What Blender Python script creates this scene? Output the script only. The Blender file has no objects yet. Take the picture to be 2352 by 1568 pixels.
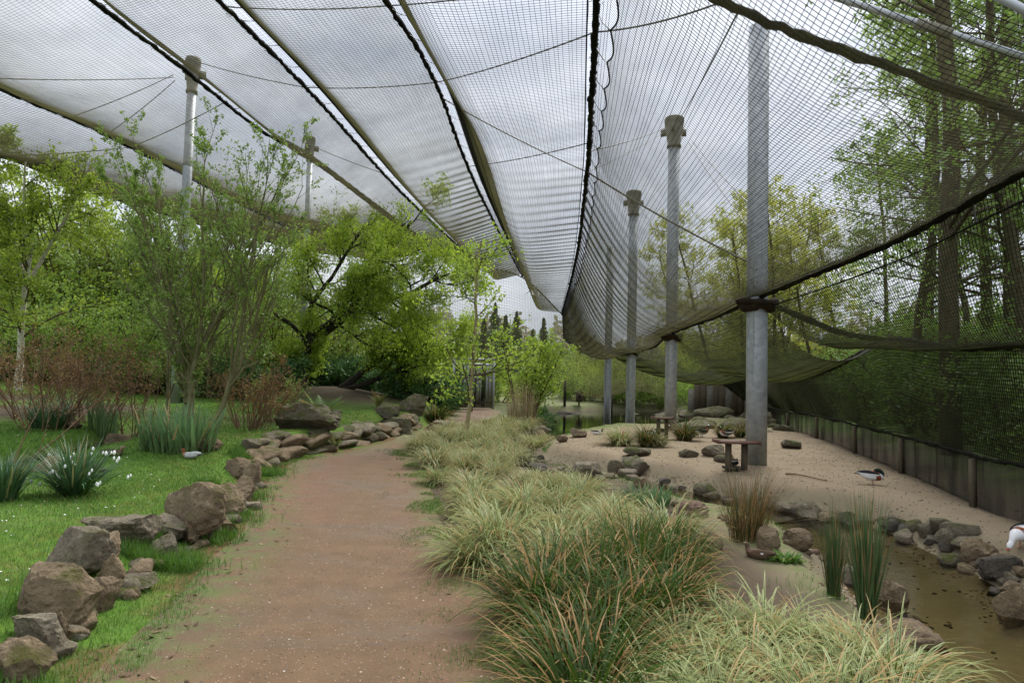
import bpy, math, random
import numpy as np
from mathutils import Vector, Matrix

# ------------------------------------------------------------------ camera, sky, sun, exposure
S = bpy.context.scene
COL = S.collection
PW, PH, FPX = 2352.0, 1568.0, 1568.0
EYE = 1.6
TILT, ROLL = math.radians(3.2), math.radians(1.5)
fwd = np.array([0, math.cos(TILT), math.sin(TILT)])
r0 = np.array([1.0, 0, 0]); u0 = np.array([0, -math.sin(TILT), math.cos(TILT)])
rgt = r0 * math.cos(ROLL) + u0 * math.sin(ROLL)
upv = -r0 * math.sin(ROLL) + u0 * math.cos(ROLL)
cam = bpy.data.cameras.new('camera'); cam.lens = 24; cam.sensor_width = 36; cam.clip_end = 2000; cam.clip_start = 0.05
co = bpy.data.objects.new('camera', cam); COL.objects.link(co)
M = Matrix.Identity(4)
for i in range(3):
    M[i][0] = rgt[i]; M[i][1] = upv[i]; M[i][2] = -fwd[i]
M[2][3] = EYE
co.matrix_world = M
S.camera = co

W = bpy.data.worlds.new('World'); S.world = W; W.use_nodes = True
wn = W.node_tree; wn.nodes.clear()
def wN(t, **k):
    n = wn.nodes.new(t)
    for a, b in k.items(): setattr(n, a, b)
    return n
SUN_EL, SUN_AZ = math.radians(52), math.radians(25)
sky = wN('ShaderNodeTexSky', sky_type='NISHITA', sun_disc=False, sun_elevation=SUN_EL, sun_rotation=SUN_AZ)
tc = wN('ShaderNodeTexCoord')
mp = wN('ShaderNodeMapping'); mp.inputs['Scale'].default_value = (1, 1, 2.6)
nz = wN('ShaderNodeTexNoise'); nz.inputs['Scale'].default_value = 1.9; nz.inputs['Detail'].default_value = 7; nz.inputs['Roughness'].default_value = .55
cr = wN('ShaderNodeValToRGB')
cr.color_ramp.elements[0].position = .30; cr.color_ramp.elements[0].color = (1.5, 1.7, 2.1, 1)
cr.color_ramp.elements[1].position = .66; cr.color_ramp.elements[1].color = (3.85, 3.95, 4.15, 1)
mx = wN('ShaderNodeMix', data_type='RGBA'); mx.inputs[0].default_value = .90
sz = wN('ShaderNodeSeparateXYZ'); zr = wN('ShaderNodeMapRange'); zr.inputs['To Min'].default_value = .9; zr.inputs['To Max'].default_value = 2.6      # an overcast sky is brighter overhead than at the horizon
wn.links.new(tc.outputs['Generated'], sz.inputs[0]); wn.links.new(sz.outputs['Z'], zr.inputs['Value'])
vm = wN('ShaderNodeVectorMath', operation='SCALE')
bg = wN('ShaderNodeBackground'); bg.inputs['Strength'].default_value = .10
ow = wN('ShaderNodeOutputWorld')
wn.links.new(tc.outputs['Generated'], mp.inputs[0]); wn.links.new(mp.outputs[0], nz.inputs['Vector'])
wn.links.new(nz.outputs['Fac'], cr.inputs[0]); wn.links.new(sky.outputs[0], mx.inputs['A']); pass
wn.links.new(cr.outputs[0], vm.inputs[0]); wn.links.new(zr.outputs[0], vm.inputs['Scale']); wn.links.new(vm.outputs[0], mx.inputs['B']); wn.links.new(mx.outputs['Result'], bg.inputs[0]); wn.links.new(bg.outputs[0], ow.inputs[0])

sl = bpy.data.lights.new('sun', 'SUN'); sl.energy = 2.7; sl.angle = math.radians(28); sl.color = (1, .965, .91)
so = bpy.data.objects.new('sun', sl); COL.objects.link(so)
sd = Vector((math.sin(SUN_AZ) * math.cos(SUN_EL), math.cos(SUN_AZ) * math.cos(SUN_EL), math.sin(SUN_EL)))
so.rotation_euler = sd.to_track_quat('Z', 'Y').to_euler(); so.location = (0, -5, 40)
S.view_settings.view_transform = 'Standard'; S.view_settings.look = 'None'; S.view_settings.gamma = 1
S.view_settings.use_curve_mapping = False
S.view_settings.exposure = 1.38
S.render.engine = 'CYCLES'
S.cycles.transparent_max_bounces = 40
S.cycles.max_bounces = 6; S.cycles.diffuse_bounces = 3; S.cycles.transmission_bounces = 4; S.cycles.glossy_bounces = 3
S.cycles.caustics_reflective = False; S.cycles.caustics_refractive = False
S.cycles.use_denoising = True

# ------------------------------------------------------------------ photo -> place
def ray(px, py):
    return fwd + (px - PW / 2) / FPX * rgt + (PH / 2 - py) / FPX * upv
def U(px, py, Y):
    d = ray(px, py); return np.array([0, 0, EYE]) + d * (Y / d[1])
def G(px, py, z=0.0):
    d = ray(px, py); s = (z - EYE) / d[2]; return np.array([0, 0, EYE]) + d * s

# ------------------------------------------------------------------ mesh helpers
def smooth(a, b, x):
    t = np.clip((x - a) / (b - a), 0, 1); return t * t * (3 - 2 * t)
def mk(name, V, F, mat, parent=None, var=None, sm=False, midx=None, loc=None):
    V = np.asarray(V, dtype=np.float64).reshape(-1, 3)
    if not isinstance(F, list): F = [F]
    F = [np.asarray(f, dtype=np.int64) for f in F if len(f)]
    if loc is not None: V = V - np.asarray(loc)
    me = bpy.data.meshes.new(name)
    me.vertices.add(len(V)); me.vertices.foreach_set('co', V.ravel())
    lv = np.concatenate([f.ravel() for f in F])
    ls = []; o = 0
    for f in F:
        n, k = f.shape; ls.append(o + np.arange(n) * k); o += n * k
    ls = np.concatenate(ls)
    me.loops.add(len(lv)); me.loops.foreach_set('vertex_index', lv.astype(np.int32))
    me.polygons.add(len(ls)); me.polygons.foreach_set('loop_start', ls.astype(np.int32))
    for m in (mat if isinstance(mat, (list, tuple)) else [mat]): me.materials.append(m)
    if midx is not None: me.polygons.foreach_set('material_index', np.asarray(midx, dtype=np.int32))
    if sm: me.polygons.foreach_set('use_smooth', np.ones(len(ls), dtype=bool))
    if var is not None:
        a = me.color_attributes.new('var', 'FLOAT_COLOR', 'POINT')
        c = np.ones((len(V), 4)); v = np.asarray(var); c[:, :v.shape[1]] = v
        a.data.foreach_set('color', c.ravel())
    me.update(calc_edges=True)
    ob = bpy.data.objects.new(name, me); COL.objects.link(ob)
    if parent is not None: ob.parent = parent
    if loc is not None and parent is None: ob.location = tuple(loc)
    return ob
def tag(o, label=None, cat=None, group=None, kind=None):
    if label: o['label'] = label
    if cat: o['category'] = cat
    if group: o['group'] = group
    if kind: o['kind'] = kind
    return o
def thing(name, label, cat, loc=(0, 0, 0), rz=0, group=None):
    o = bpy.data.objects.new(name, None); COL.objects.link(o)
    o.empty_display_size = .2
    o.location = tuple(float(v) for v in loc); o.rotation_euler = (0, 0, rz)
    return tag(o, label, cat, group)
def kids(o): return [c for c in bpy.data.objects if c.parent == o]
CH = {}
def copy_tree(o, loc, rz, sc=1, label=None, group=None):
    if o.name not in CH: CH[o.name] = [(c, kids(c)) for c in kids(o)]
    r = o.copy(); COL.objects.link(r); r.location = tuple(float(v) for v in loc); r.rotation_euler = (0, 0, rz)
    r.scale = (sc, sc, sc) if np.isscalar(sc) else sc
    if label: r['label'] = label
    if group: r['group'] = group
    for c, g in CH[o.name]:
        d = c.copy(); COL.objects.link(d); d.parent = r
        for e in g:
            k = e.copy(); COL.objects.link(k); k.parent = d
    return r
class MB:
    """collects pieces of one mesh"""
    def __init__(s): s.V = []; s.F = []; s.n = 0; s.m = []; s.var = []
    def add(s, V, F, mi=0, var=None):
        V = np.asarray(V, dtype=float).reshape(-1, 3); F = F if isinstance(F, list) else [F]
        for f in F:
            f = np.asarray(f)
            if len(f): s.F.append(f + s.n); s.m.append(np.full(len(f), mi))
        s.V.append(V); s.n += len(V)
        s.var.append(np.ones((len(V), 3)) * .5 if var is None else np.asarray(var)); return s
    def out(s, name, mat, parent=None, sm=False, loc=None, var=False):
        return mk(name, np.concatenate(s.V), s.F, mat, parent, np.concatenate(s.var) if var else None, sm, np.concatenate(s.m), loc)
def box(c, d, rz=0):
    c = np.asarray(c, float); x, y, z = np.asarray(d, float) / 2
    V = np.array([[sx * x, sy * y, sz * z] for sz in (-1, 1) for sy in (-1, 1) for sx in (-1, 1)])
    if rz:
        cs, sn = math.cos(rz), math.sin(rz); V = np.c_[V[:, 0] * cs - V[:, 1] * sn, V[:, 0] * sn + V[:, 1] * cs, V[:, 2]]
    return V + c, np.array([[0, 2, 3, 1], [4, 5, 7, 6], [0, 1, 5, 4], [2, 6, 7, 3], [0, 4, 6, 2], [1, 3, 7, 5]])
def nrm(v): return v / np.maximum(np.linalg.norm(v, axis=-1, keepdims=True), 1e-9)
def tubes(P, R, k=3, cap=False):
    """P (m,n,3) polylines, R scalar or (m,n): tubes with k sides"""
    P = np.asarray(P, float)
    if P.ndim == 2: P = P[None]
    m, n, _ = P.shape
    R = np.broadcast_to(np.asarray(R, float), (m, n)) if np.ndim(R) != 1 else np.broadcast_to(np.asarray(R)[None, :], (m, n))
    T = nrm(np.gradient(P, axis=1))
    mean = nrm(P[:, -1] - P[:, 0] + 1e-6)
    ref = np.where(np.abs(mean[:, 2:3]) > .8, np.array([[1.0, 0, 0]]), np.array([[0, 0, 1.0]]))[:, None, :]
    A = nrm(np.cross(T, ref)); B = np.cross(T, A)
    a = np.arange(k) * 2 * math.pi / k
    V = P[:, :, None, :] + R[:, :, None, None] * (A[:, :, None, :] * np.cos(a)[None, None, :, None] + B[:, :, None, :] * np.sin(a)[None, None, :, None])
    i = np.arange(m)[:, None, None] * n * k; j = np.arange(n - 1)[None, :, None] * k; q = np.arange(k)[None, None, :]; q2 = (q + 1) % k
    F = np.stack([i + j + q, i + j + q2, i + j + k + q2, i + j + k + q], -1).reshape(-1, 4)
    out = [F]
    if cap:
        b = (np.arange(m) * n * k)[:, None]
        out.append(b + np.arange(k)[None, ::-1]); out.append(b + (n - 1) * k + np.arange(k)[None, :])
    return V.reshape(-1, 3), out
def tube_attr(val, m, n, k): return np.repeat(np.asarray(val).reshape(m, n, -1), k, axis=1).reshape(m * n * k, -1)
def catmull(P, per=8):
    P = np.asarray(P, float); Q = np.vstack([2 * P[0] - P[1], P, 2 * P[-1] - P[-2]]); out = []
    for i in range(len(P) - 1):
        a, b, c, d = Q[i:i + 4]; t = np.linspace(0, 1, per, endpoint=False)[:, None]
        out.append(.5 * (2 * b + (c - a) * t + (2 * a - 5 * b + 4 * c - d) * t ** 2 + (3 * b - a - 3 * c + d) * t ** 3))
    out.append(P[-1:]); return np.vstack(out)
def resample(P, n=None, step=None):
    P = np.asarray(P, float); d = np.r_[0, np.cumsum(np.linalg.norm(np.diff(P, axis=0), axis=1))]
    if n is None: n = max(2, int(d[-1] / step) + 1)
    s = np.linspace(0, d[-1], n); return np.stack([np.interp(s, d, P[:, i]) for i in range(3)], 1)
def pdist(x, y, L):
    """distance of points to polyline L (k,2+), and the parameter along it"""
    L = np.asarray(L)[:, :2]; best = np.full(np.shape(x), 1e9); par = np.zeros(np.shape(x))
    for i in range(len(L) - 1):
        a, b = L[i], L[i + 1]; ab = b - a; l2 = max((ab ** 2).sum(), 1e-9)
        t = np.clip(((x - a[0]) * ab[0] + (y - a[1]) * ab[1]) / l2, 0, 1)
        d = np.hypot(x - a[0] - t * ab[0], y - a[1] - t * ab[1])
        w = d < best; best = np.where(w, d, best); par = np.where(w, i + t, par)
    return best, par
def inpoly(x, y, P):
    P = np.asarray(P)[:, :2]; c = np.zeros(np.shape(x), bool); n = len(P)
    for i in range(n):
        x1, y1 = P[i]; x2, y2 = P[(i + 1) % n]
        if y1 == y2: continue
        c ^= ((y1 > y) != (y2 > y)) & (x < (x2 - x1) * (y - y1) / (y2 - y1) + x1)
    return c
def sdpoly(x, y, P):
    d, _ = pdist(x, y, np.vstack([np.asarray(P)[:, :2], np.asarray(P)[:1, :2]])); return np.where(inpoly(x, y, P), d, -d)
_h = np.random.default_rng(5).random((64, 64))
def vnoise(x, y, s=1.0, o=0):
    x = np.asarray(x, float) * s + 17.3 * o; y = np.asarray(y, float) * s + 9.1 * o
    xi = np.floor(x).astype(int); yi = np.floor(y).astype(int); fx = x - xi; fy = y - yi
    fx = fx * fx * (3 - 2 * fx); fy = fy * fy * (3 - 2 * fy)
    g = lambda a, b: _h[a % 64, b % 64]
    return (g(xi, yi) * (1 - fx) + g(xi + 1, yi) * fx) * (1 - fy) + (g(xi, yi + 1) * (1 - fx) + g(xi + 1, yi + 1) * fx) * fy

# ------------------------------------------------------------------ materials
class NT:
    def __init__(s, name):
        s.m = bpy.data.materials.new(name); s.m.use_nodes = True; s.t = s.m.node_tree; s.t.nodes.clear()
        s.o = s.n('ShaderNodeOutputMaterial')
    def n(s, t, **k):
        x = s.t.nodes.new(t)
        for a, b in k.items(): setattr(x, a, b)
        return x
    def set(s, sock, v):
        if hasattr(v, 'is_output'): s.t.links.new(v, sock)
        elif v is not None:
            if sock.type == 'RGBA' and len(v) == 3: v = (*v, 1)
            sock.default_value = v
    def noise(s, scale, detail=4, rough=.5, vec=None, out='Fac', dist=0):
        x = s.n('ShaderNodeTexNoise'); x.inputs['Scale'].default_value = scale; x.inputs['Detail'].default_value = detail
        x.inputs['Roughness'].default_value = rough; x.inputs['Distortion'].default_value = dist
        if vec is not None: s.set(x.inputs['Vector'], vec)
        return x.outputs[out]
    def vor(s, scale, vec=None, out='Distance', feat='F1'):
        x = s.n('ShaderNodeTexVoronoi', feature=feat); x.inputs['Scale'].default_value = scale
        if vec is not None: s.set(x.inputs['Vector'], vec)
        return x.outputs[out]
    def ramp(s, fac, *st):
        x = s.n('ShaderNodeValToRGB'); e = x.color_ramp.elements
        while len(e) < len(st): e.new(.5)
        for i, (p, c) in enumerate(st):
            e[i].position = p; e[i].color = (*c, 1) if np.ndim(c) else (c, c, c, 1)
        s.set(x.inputs[0], fac); return x.outputs[0]
    def mix(s, f, a, b, blend='MIX'):
        x = s.n('ShaderNodeMix', data_type='RGBA', blend_type=blend); s.set(x.inputs[0], f); s.set(x.inputs['A'], a); s.set(x.inputs['B'], b)
        return x.outputs['Result']
    def math(s, op, a, b=None, c=None, clamp=False):
        x = s.n('ShaderNodeMath', operation=op); x.use_clamp = clamp
        for i, v in enumerate((a, b, c)):
            if v is not None: s.set(x.inputs[i], v)
        return x.outputs[0]
    def geo(s, out='Position'): return s.n('ShaderNodeNewGeometry').outputs[out]
    def obj(s): return s.n('ShaderNodeTexCoord').outputs['Object']
    def attr(s, name='var'):
        a = s.n('ShaderNodeAttribute', attribute_name=name); q = s.n('ShaderNodeSeparateColor'); s.t.links.new(a.outputs['Color'], q.inputs[0]); return q.outputs
    def sep(s, v):
        q = s.n('ShaderNodeSeparateXYZ'); s.set(q.inputs[0], v); return q.outputs
    def rnd(s): return s.n('ShaderNodeObjectInfo').outputs['Random']
    def bump(s, h, strength=.5, dist=.02):
        b = s.n('ShaderNodeBump'); b.inputs['Strength'].default_value = strength; b.inputs['Distance'].default_value = dist; s.set(b.inputs['Height'], h); return b.outputs[0]
    def bsdf(s, col, rough=.8, spec=.3, nor=None, metal=0):
        p = s.n('ShaderNodeBsdfPrincipled'); s.set(p.inputs['Base Color'], col); s.set(p.inputs['Roughness'], rough); s.set(p.inputs['Specular IOR Level'], spec); s.set(p.inputs['Metallic'], metal)
        if nor is not None: s.set(p.inputs['Normal'], nor)
        s.t.links.new(p.outputs[0], s.o.inputs[0]); return p
    def leafy(s, col, trans=.4, rough=.5, gloss=.04, tcol=None):
        d = s.n('ShaderNodeBsdfDiffuse'); s.set(d.inputs[0], col)
        t = s.n('ShaderNodeBsdfTranslucent'); s.set(t.inputs[0], tcol if tcol is not None else col)
        a = s.n('ShaderNodeMixShader'); a.inputs[0].default_value = trans; s.t.links.new(d.outputs[0], a.inputs[1]); s.t.links.new(t.outputs[0], a.inputs[2])
        g = s.n('ShaderNodeBsdfGlossy'); g.inputs['Roughness'].default_value = rough
        b = s.n('ShaderNodeMixShader'); b.inputs[0].default_value = gloss; s.t.links.new(a.outputs[0], b.inputs[1]); s.t.links.new(g.outputs[0], b.inputs[2])
        s.t.links.new(b.outputs[0], s.o.inputs[0]); return s.m

def plain(name, col, rough=.7, spec=.3, metal=0, bs=None, amt=.25):
    n = NT(name)
    if bs:
        v = n.noise(bs, 5, .6, n.obj()); c = n.mix(v, tuple(x * (1 - amt) for x in col), tuple(min(1, x * (1 + amt)) for x in col))
        n.bsdf(c, rough, spec, n.bump(v, .4, .01), metal)
    else: n.bsdf(col, rough, spec, None, metal)
    return n.m
def leafmat(name, c1, c2, c3=None, trans=.42):
    n = NT(name); a = n.attr(); c = n.ramp(a[0], (0, c1), (.6, c2), (1, c3 or c2)); return n.leafy(c, trans)
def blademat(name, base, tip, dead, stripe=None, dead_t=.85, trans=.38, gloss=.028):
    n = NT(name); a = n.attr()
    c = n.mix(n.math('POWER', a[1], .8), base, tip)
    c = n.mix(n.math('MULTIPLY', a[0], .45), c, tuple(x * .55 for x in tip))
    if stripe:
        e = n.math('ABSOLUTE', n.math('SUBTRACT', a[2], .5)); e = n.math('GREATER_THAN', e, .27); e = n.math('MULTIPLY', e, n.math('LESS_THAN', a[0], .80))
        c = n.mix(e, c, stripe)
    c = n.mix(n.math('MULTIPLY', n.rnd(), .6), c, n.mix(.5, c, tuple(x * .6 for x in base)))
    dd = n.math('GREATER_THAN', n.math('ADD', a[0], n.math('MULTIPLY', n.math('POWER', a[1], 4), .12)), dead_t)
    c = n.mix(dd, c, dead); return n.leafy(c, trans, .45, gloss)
def barkmat(name, c1, c2, scale=14, band=None):
    n = NT(name); o = n.obj(); mpn = n.n('ShaderNodeMapping'); mpn.inputs['Scale'].default_value = (1, 1, .25 if band is None else 1.6); n.set(mpn.inputs[0], o)
    v = n.noise(scale, 6, .65, mpn.outputs[0]); c = n.ramp(v, (.3, c1), (.7, c2))
    if band: c = n.mix(n.ramp(n.noise(9, 3, .6, mpn.outputs[0]), (.60, 0), (.66, 1)), c, band)
    n.bsdf(c, .9, .2, n.bump(v, .6, .02)); return n.m

MAT = {}
def net_mat(name='aviary_net', lo=.125, hi=.185, c1=(.055, .054, .026), c2=(.11, .104, .045)):
    n = NT(name); p = n.geo()
    f = n.n('ShaderNodeLayerWeight'); f.inputs[0].default_value = .5
    cs = n.math('MAXIMUM', n.math('SUBTRACT', 1.0, f.outputs['Facing']), .07)      # round strands cover more of what lies behind when the net is seen edge-on
    v = n.noise(.7, 4, .6, p)
    cov = n.math('MULTIPLY', n.ramp(v, (.3, lo), (.75, hi)), 1.0)
    al = n.math('ADD', cov, n.math('DIVIDE', cov, cs), clamp=True)
    c = n.ramp(n.noise(1.6, 4, .6, p), (.3, c1), (.7, c2))
    d_ = n.n('ShaderNodeBsdfDiffuse'); n.set(d_.inputs[0], c); tr = n.n('ShaderNodeBsdfTranslucent'); n.set(tr.inputs[0], c); d = n.n('ShaderNodeMixShader'); d.inputs[0].default_value = .45; n.t.links.new(d_.outputs[0], d.inputs[1]); n.t.links.new(tr.outputs[0], d.inputs[2]); t = n.n('ShaderNodeBsdfTransparent')
    m = n.n('ShaderNodeMixShader'); n.set(m.inputs[0], al); n.t.links.new(t.outputs[0], m.inputs[1]); n.t.links.new(d.outputs[0], m.inputs[2]); n.t.links.new(m.outputs[0], n.o.inputs[0]); return n.m
MAT['net'] = net_mat(); MAT['net_near'] = net_mat('near_net', .055, .10); MAT['net_side'] = net_mat('mossy_side_net', .05, .10, (.03, .036, .012), (.07, .08, .022))
MAT['strand'] = plain('net_twine', (.022, .022, .020), .9, .1)
MAT['strand_olive'] = plain('mossy_net_twine', (.022, .025, .012), .9, .1)
def rope_mat():
    n = NT('mossy_rope'); v = n.noise(22, 5, .7, n.geo()); w = n.noise(1.3, 3, .6, n.geo())
    c = n.mix(n.ramp(w, (.45, 0), (.65, 1)), n.ramp(v, (.3, (.006, .006, .005)), (.8, (.022, .021, .017))), n.ramp(v, (.3, (.010, .011, .005)), (.8, (.036, .040, .012))))
    n.bsdf(c, .95, .1, n.bump(v, .9, .03)); return n.m
MAT['rope'] = rope_mat()
MAT['cable'] = plain('steel_cable', (.10, .10, .11), .55, .4)
def galv():
    n = NT('galvanised_steel'); o = n.obj(); v = n.vor(13, o, 'Color'); s = n.sep(v)[0]
    w = n.noise(3, 5, .6, o); c = n.mix(s, (.29, .315, .34), (.44, .465, .49)); c = n.mix(n.ramp(w, (.45, 0), (.7, .6)), c, (.42, .43, .44))
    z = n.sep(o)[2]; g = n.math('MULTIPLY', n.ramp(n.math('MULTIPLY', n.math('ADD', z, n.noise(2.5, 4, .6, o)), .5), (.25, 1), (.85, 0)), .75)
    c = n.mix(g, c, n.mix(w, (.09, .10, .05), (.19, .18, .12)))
    st = n.n('ShaderNodeMapping'); st.inputs['Scale'].default_value = (9, 9, .35); n.set(st.inputs[0], o)
    c = n.mix(n.ramp(n.noise(1.2, 4, .6, st.outputs[0]), (.58, 0), (.72, .5)), c, (.13, .14, .11))
    n.bsdf(c, .5, .4, n.bump(w, .15, .01), .25); return n.m
MAT['galv'] = galv()
MAT['cap'] = plain('weathered_cap', (.20, .185, .15), .85, .2, 0, 6, .5)
MAT['debris'] = plain('leaf_litter', (.030, .022, .014), .95, .1, 0, 25, .6)
MAT['pipe'] = plain('zinc_pipe', (.45, .47, .50), .45, .4, .3)
def rock(name, c1, c2, c3, moss, thr=.55):
    n = NT(name); o = n.obj(); r = n.rnd(); off = n.n('ShaderNodeVectorMath', operation='ADD'); n.set(off.inputs[0], n.geo())
    cb = n.n('ShaderNodeCombineXYZ'); n.set(cb.inputs[0], n.math('MULTIPLY', r, 40)); n.set(cb.inputs[1], n.math('MULTIPLY', r, 71)); n.set(off.inputs[1], cb.outputs[0]); q = off.outputs[0]
    v = n.noise(6, 9, .68, q); w = n.noise(38, 5, .7, q)
    c = n.ramp(v, (.25, c1), (.5, c2), (.78, c3)); c = n.mix(n.ramp(w, (.35, .55), (.65, 0)), c, tuple(x * .35 for x in c1))
    c = n.mix(n.math('MULTIPLY', r, .45), c, tuple(x * .55 for x in c2))
    dq = n.n('ShaderNodeVectorMath', operation='ADD'); sc_ = n.n('ShaderNodeVectorMath', operation='SCALE'); sc_.inputs['Scale'].default_value = .35; n.set(sc_.inputs[0], n.noise(4, 4, .6, q, 'Color')); n.set(dq.inputs[0], q); n.t.links.new(sc_.outputs[0], dq.inputs[1]); cr_ = n.vor(4, dq.outputs[0], feat='DISTANCE_TO_EDGE'); ck = n.math('MULTIPLY', n.ramp(cr_, (.0, 1), (.05, 0)), n.ramp(n.noise(3, 3, .5, q), (.56, 0), (.68, .45))); c = n.mix(n.math('MULTIPLY', ck, .7), c, tuple(x * .3 for x in c1)); c = n.mix(n.ramp(n.noise(11, 5, .7, q), (.60, 0), (.70, .55)), c, tuple(min(1, x * 1.25) for x in c3))
    nz_ = n.sep(n.geo('Normal'))[2]; mo = n.math('MULTIPLY', n.ramp(nz_, (.1, 0), (.7, 1)), n.ramp(n.noise(4.5, 6, .68, q), (thr - .05, 0), (thr + .09, 1)))
    c = n.mix(mo, c, n.mix(w, moss, tuple(x * .45 for x in moss)))
    h = n.math('ADD', n.math('MULTIPLY', v, 1.2), n.math('SUBTRACT', n.math('MULTIPLY', w, .6), n.math('MULTIPLY', ck, .6))); n.bsdf(c, .88, .25, n.bump(h, .9, .05)); return n.m
MAT['rock'] = rock('brown_sandstone', (.10, .072, .042), (.26, .19, .115), (.42, .325, .205), (.095, .09, .018), .54)
MAT['rock_grey'] = rock('grey_sandstone', (.115, .095, .064), (.245, .205, .142), (.37, .315, .225), (.10, .105, .03), .55)
MAT['rock_moss'] = rock('mossy_boulder', (.07, .06, .038), (.19, .16, .11), (.30, .26, .185), (.085, .10, .018), .47)
MAT['rock_tan'] = rock('tan_stream_stone', (.13, .095, .06), (.24, .175, .105), (.34, .255, .165), (.10, .10, .03), .75)
MAT['rock_red'] = rock('reddish_stone', (.15, .09, .065), (.25, .16, .115), (.32, .22, .165), (.10, .10, .03), .7)
MAT['rock_wet'] = rock('wet_dark_stone', (.05, .043, .033), (.12, .103, .08), (.21, .185, .145), (.05, .06, .02), .6)
MAT['bark_dark'] = barkmat('dark_bark', (.018, .015, .011), (.055, .046, .034))
MAT['bark_brown'] = barkmat('brown_bark', (.055, .040, .022), (.12, .09, .055))
MAT['bark_forest'] = barkmat('forest_bark', (.045, .036, .020), (.105, .088, .050), 8)
MAT['bark_olive'] = barkmat('olive_willow_bark', (.11, .105, .045), (.22, .205, .105))
MAT['bark_birch'] = barkmat('birch_bark', (.42, .38, .30), (.62, .58, .48), 7, (.07, .055, .04))
MAT['bark_young'] = barkmat('pale_young_bark', (.30, .255, .13), (.46, .40, .23), 9, (.14, .11, .06))
MAT['twig_red'] = barkmat('reddish_twigs', (.12, .07, .04), (.22, .14, .08))
MAT['leaf_lime'] = leafmat('lime_leaves', (.22, .34, .024), (.37, .51, .045), (.48, .60, .08), .55)
MAT['leaf_willow'] = leafmat('willow_leaves', (.13, .23, .035), (.24, .36, .065), (.33, .45, .11), .45)
MAT['leaf_birch'] = leafmat('birch_leaves', (.19, .29, .026), (.32, .43, .042), (.42, .51, .07), .55)
MAT['leaf_green'] = leafmat('green_leaves', (.13, .23, .028), (.24, .37, .05), (.35, .48, .08), .5)
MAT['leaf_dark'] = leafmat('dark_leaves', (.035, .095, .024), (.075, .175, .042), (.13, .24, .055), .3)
MAT['leaf_yellow'] = leafmat('yellow_green_leaves', (.22, .26, .03), (.40, .43, .06), (.52, .52, .10), .55)
MAT['leaf_young'] = leafmat('young_leaves', (.20, .32, .03), (.34, .48, .05), (.44, .56, .10), .5)
MAT['leaf_rust'] = leafmat('rusty_leaves', (.16, .085, .03), (.28, .15, .045), (.22, .22, .06), .3)
MAT['leaf_conifer'] = leafmat('conifer_needles', (.03, .06, .03), (.06, .11, .05), (.10, .15, .075), .2)
MAT['leaf_forest'] = leafmat('forest_leaves', (.08, .15, .025), (.16, .26, .045), (.25, .35, .07), .45)
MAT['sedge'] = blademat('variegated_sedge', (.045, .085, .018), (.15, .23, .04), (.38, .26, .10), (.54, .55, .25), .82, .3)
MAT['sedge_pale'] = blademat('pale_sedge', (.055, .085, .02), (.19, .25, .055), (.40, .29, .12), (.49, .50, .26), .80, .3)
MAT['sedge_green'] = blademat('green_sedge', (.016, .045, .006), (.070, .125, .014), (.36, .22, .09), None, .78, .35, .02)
MAT['iris'] = blademat('iris_blades', (.14, .22, .07), (.17, .31, .14), (.35, .28, .12), None, .96, .35)
MAT['daff'] = blademat('strap_leaves', (.035, .09, .02), (.10, .20, .085), (.3, .28, .12), None, .98, .3, .08)
MAT['rush'] = blademat('rush_stems', (.05, .10, .03), (.09, .15, .055), (.28, .17, .07), None, .86, .2)
MAT['rush_brown'] = blademat('brown_rush_stems', (.045, .065, .02), (.14, .12, .045), (.26, .15, .06), None, .66, .2)
MAT['reed_dry'] = blademat('dry_reeds', (.30, .23, .12), (.46, .37, .22), (.5, .4, .25), None, 2, .3)
MAT['grass'] = blademat('lawn_grass', (.06, .135, .017), (.145, .29, .037), (.30, .28, .10), None, .93, .4)
MAT['moss'] = plain('bright_moss', (.10, .19, .02), .95, .1, 0, 20, .5)
MAT['fern'] = leafmat('fern_fronds', (.07, .13, .02), (.16, .26, .05), (.30, .20, .08), .4)
MAT['white'] = plain('white_petal', (.86, .87, .84), .6, .2)
MAT['wood'] = plain('weathered_wood', (.105, .085, .055), .85, .2, 0, 18, .45)
MAT['wood_red'] = plain('reddish_board', (.13, .065, .045), .7, .3, 0, 14, .4)
MAT['wood_dark'] = plain('dark_wood', (.045, .038, .030), .85, .2, 0, 12, .4)
MAT['black'] = plain('black_part', (.012, .012, .013), .7, .3)
def fabric():
    n = NT('windbreak_fabric'); o = n.geo(); st = n.n('ShaderNodeMapping'); st.inputs['Scale'].default_value = (1.6, 1.6, .35); n.set(st.inputs[0], o)
    v = n.noise(1.5, 5, .6, st.outputs[0]); c = n.ramp(v, (.3, (.018, .017, .013)), (.55, (.042, .040, .030)), (.8, (.105, .10, .08)))
    c = n.mix(n.ramp(n.noise(2.2, 5, .7, o), (.58, 0), (.68, .7)), c, (.045, .055, .016))
    d = n.n('ShaderNodeBsdfDiffuse'); n.set(d.inputs[0], c); t = n.n('ShaderNodeBsdfTransparent'); m = n.n('ShaderNodeMixShader'); n.set(m.inputs[0], n.ramp(n.noise(1.1, 5, .65, st.outputs[0]), (.35, .62), (.6, .93)))
    n.t.links.new(t.outputs[0], m.inputs[1]); n.t.links.new(d.outputs[0], m.inputs[2]); n.t.links.new(m.outputs[0], n.o.inputs[0]); return n.m
MAT['fabric'] = fabric()
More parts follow.
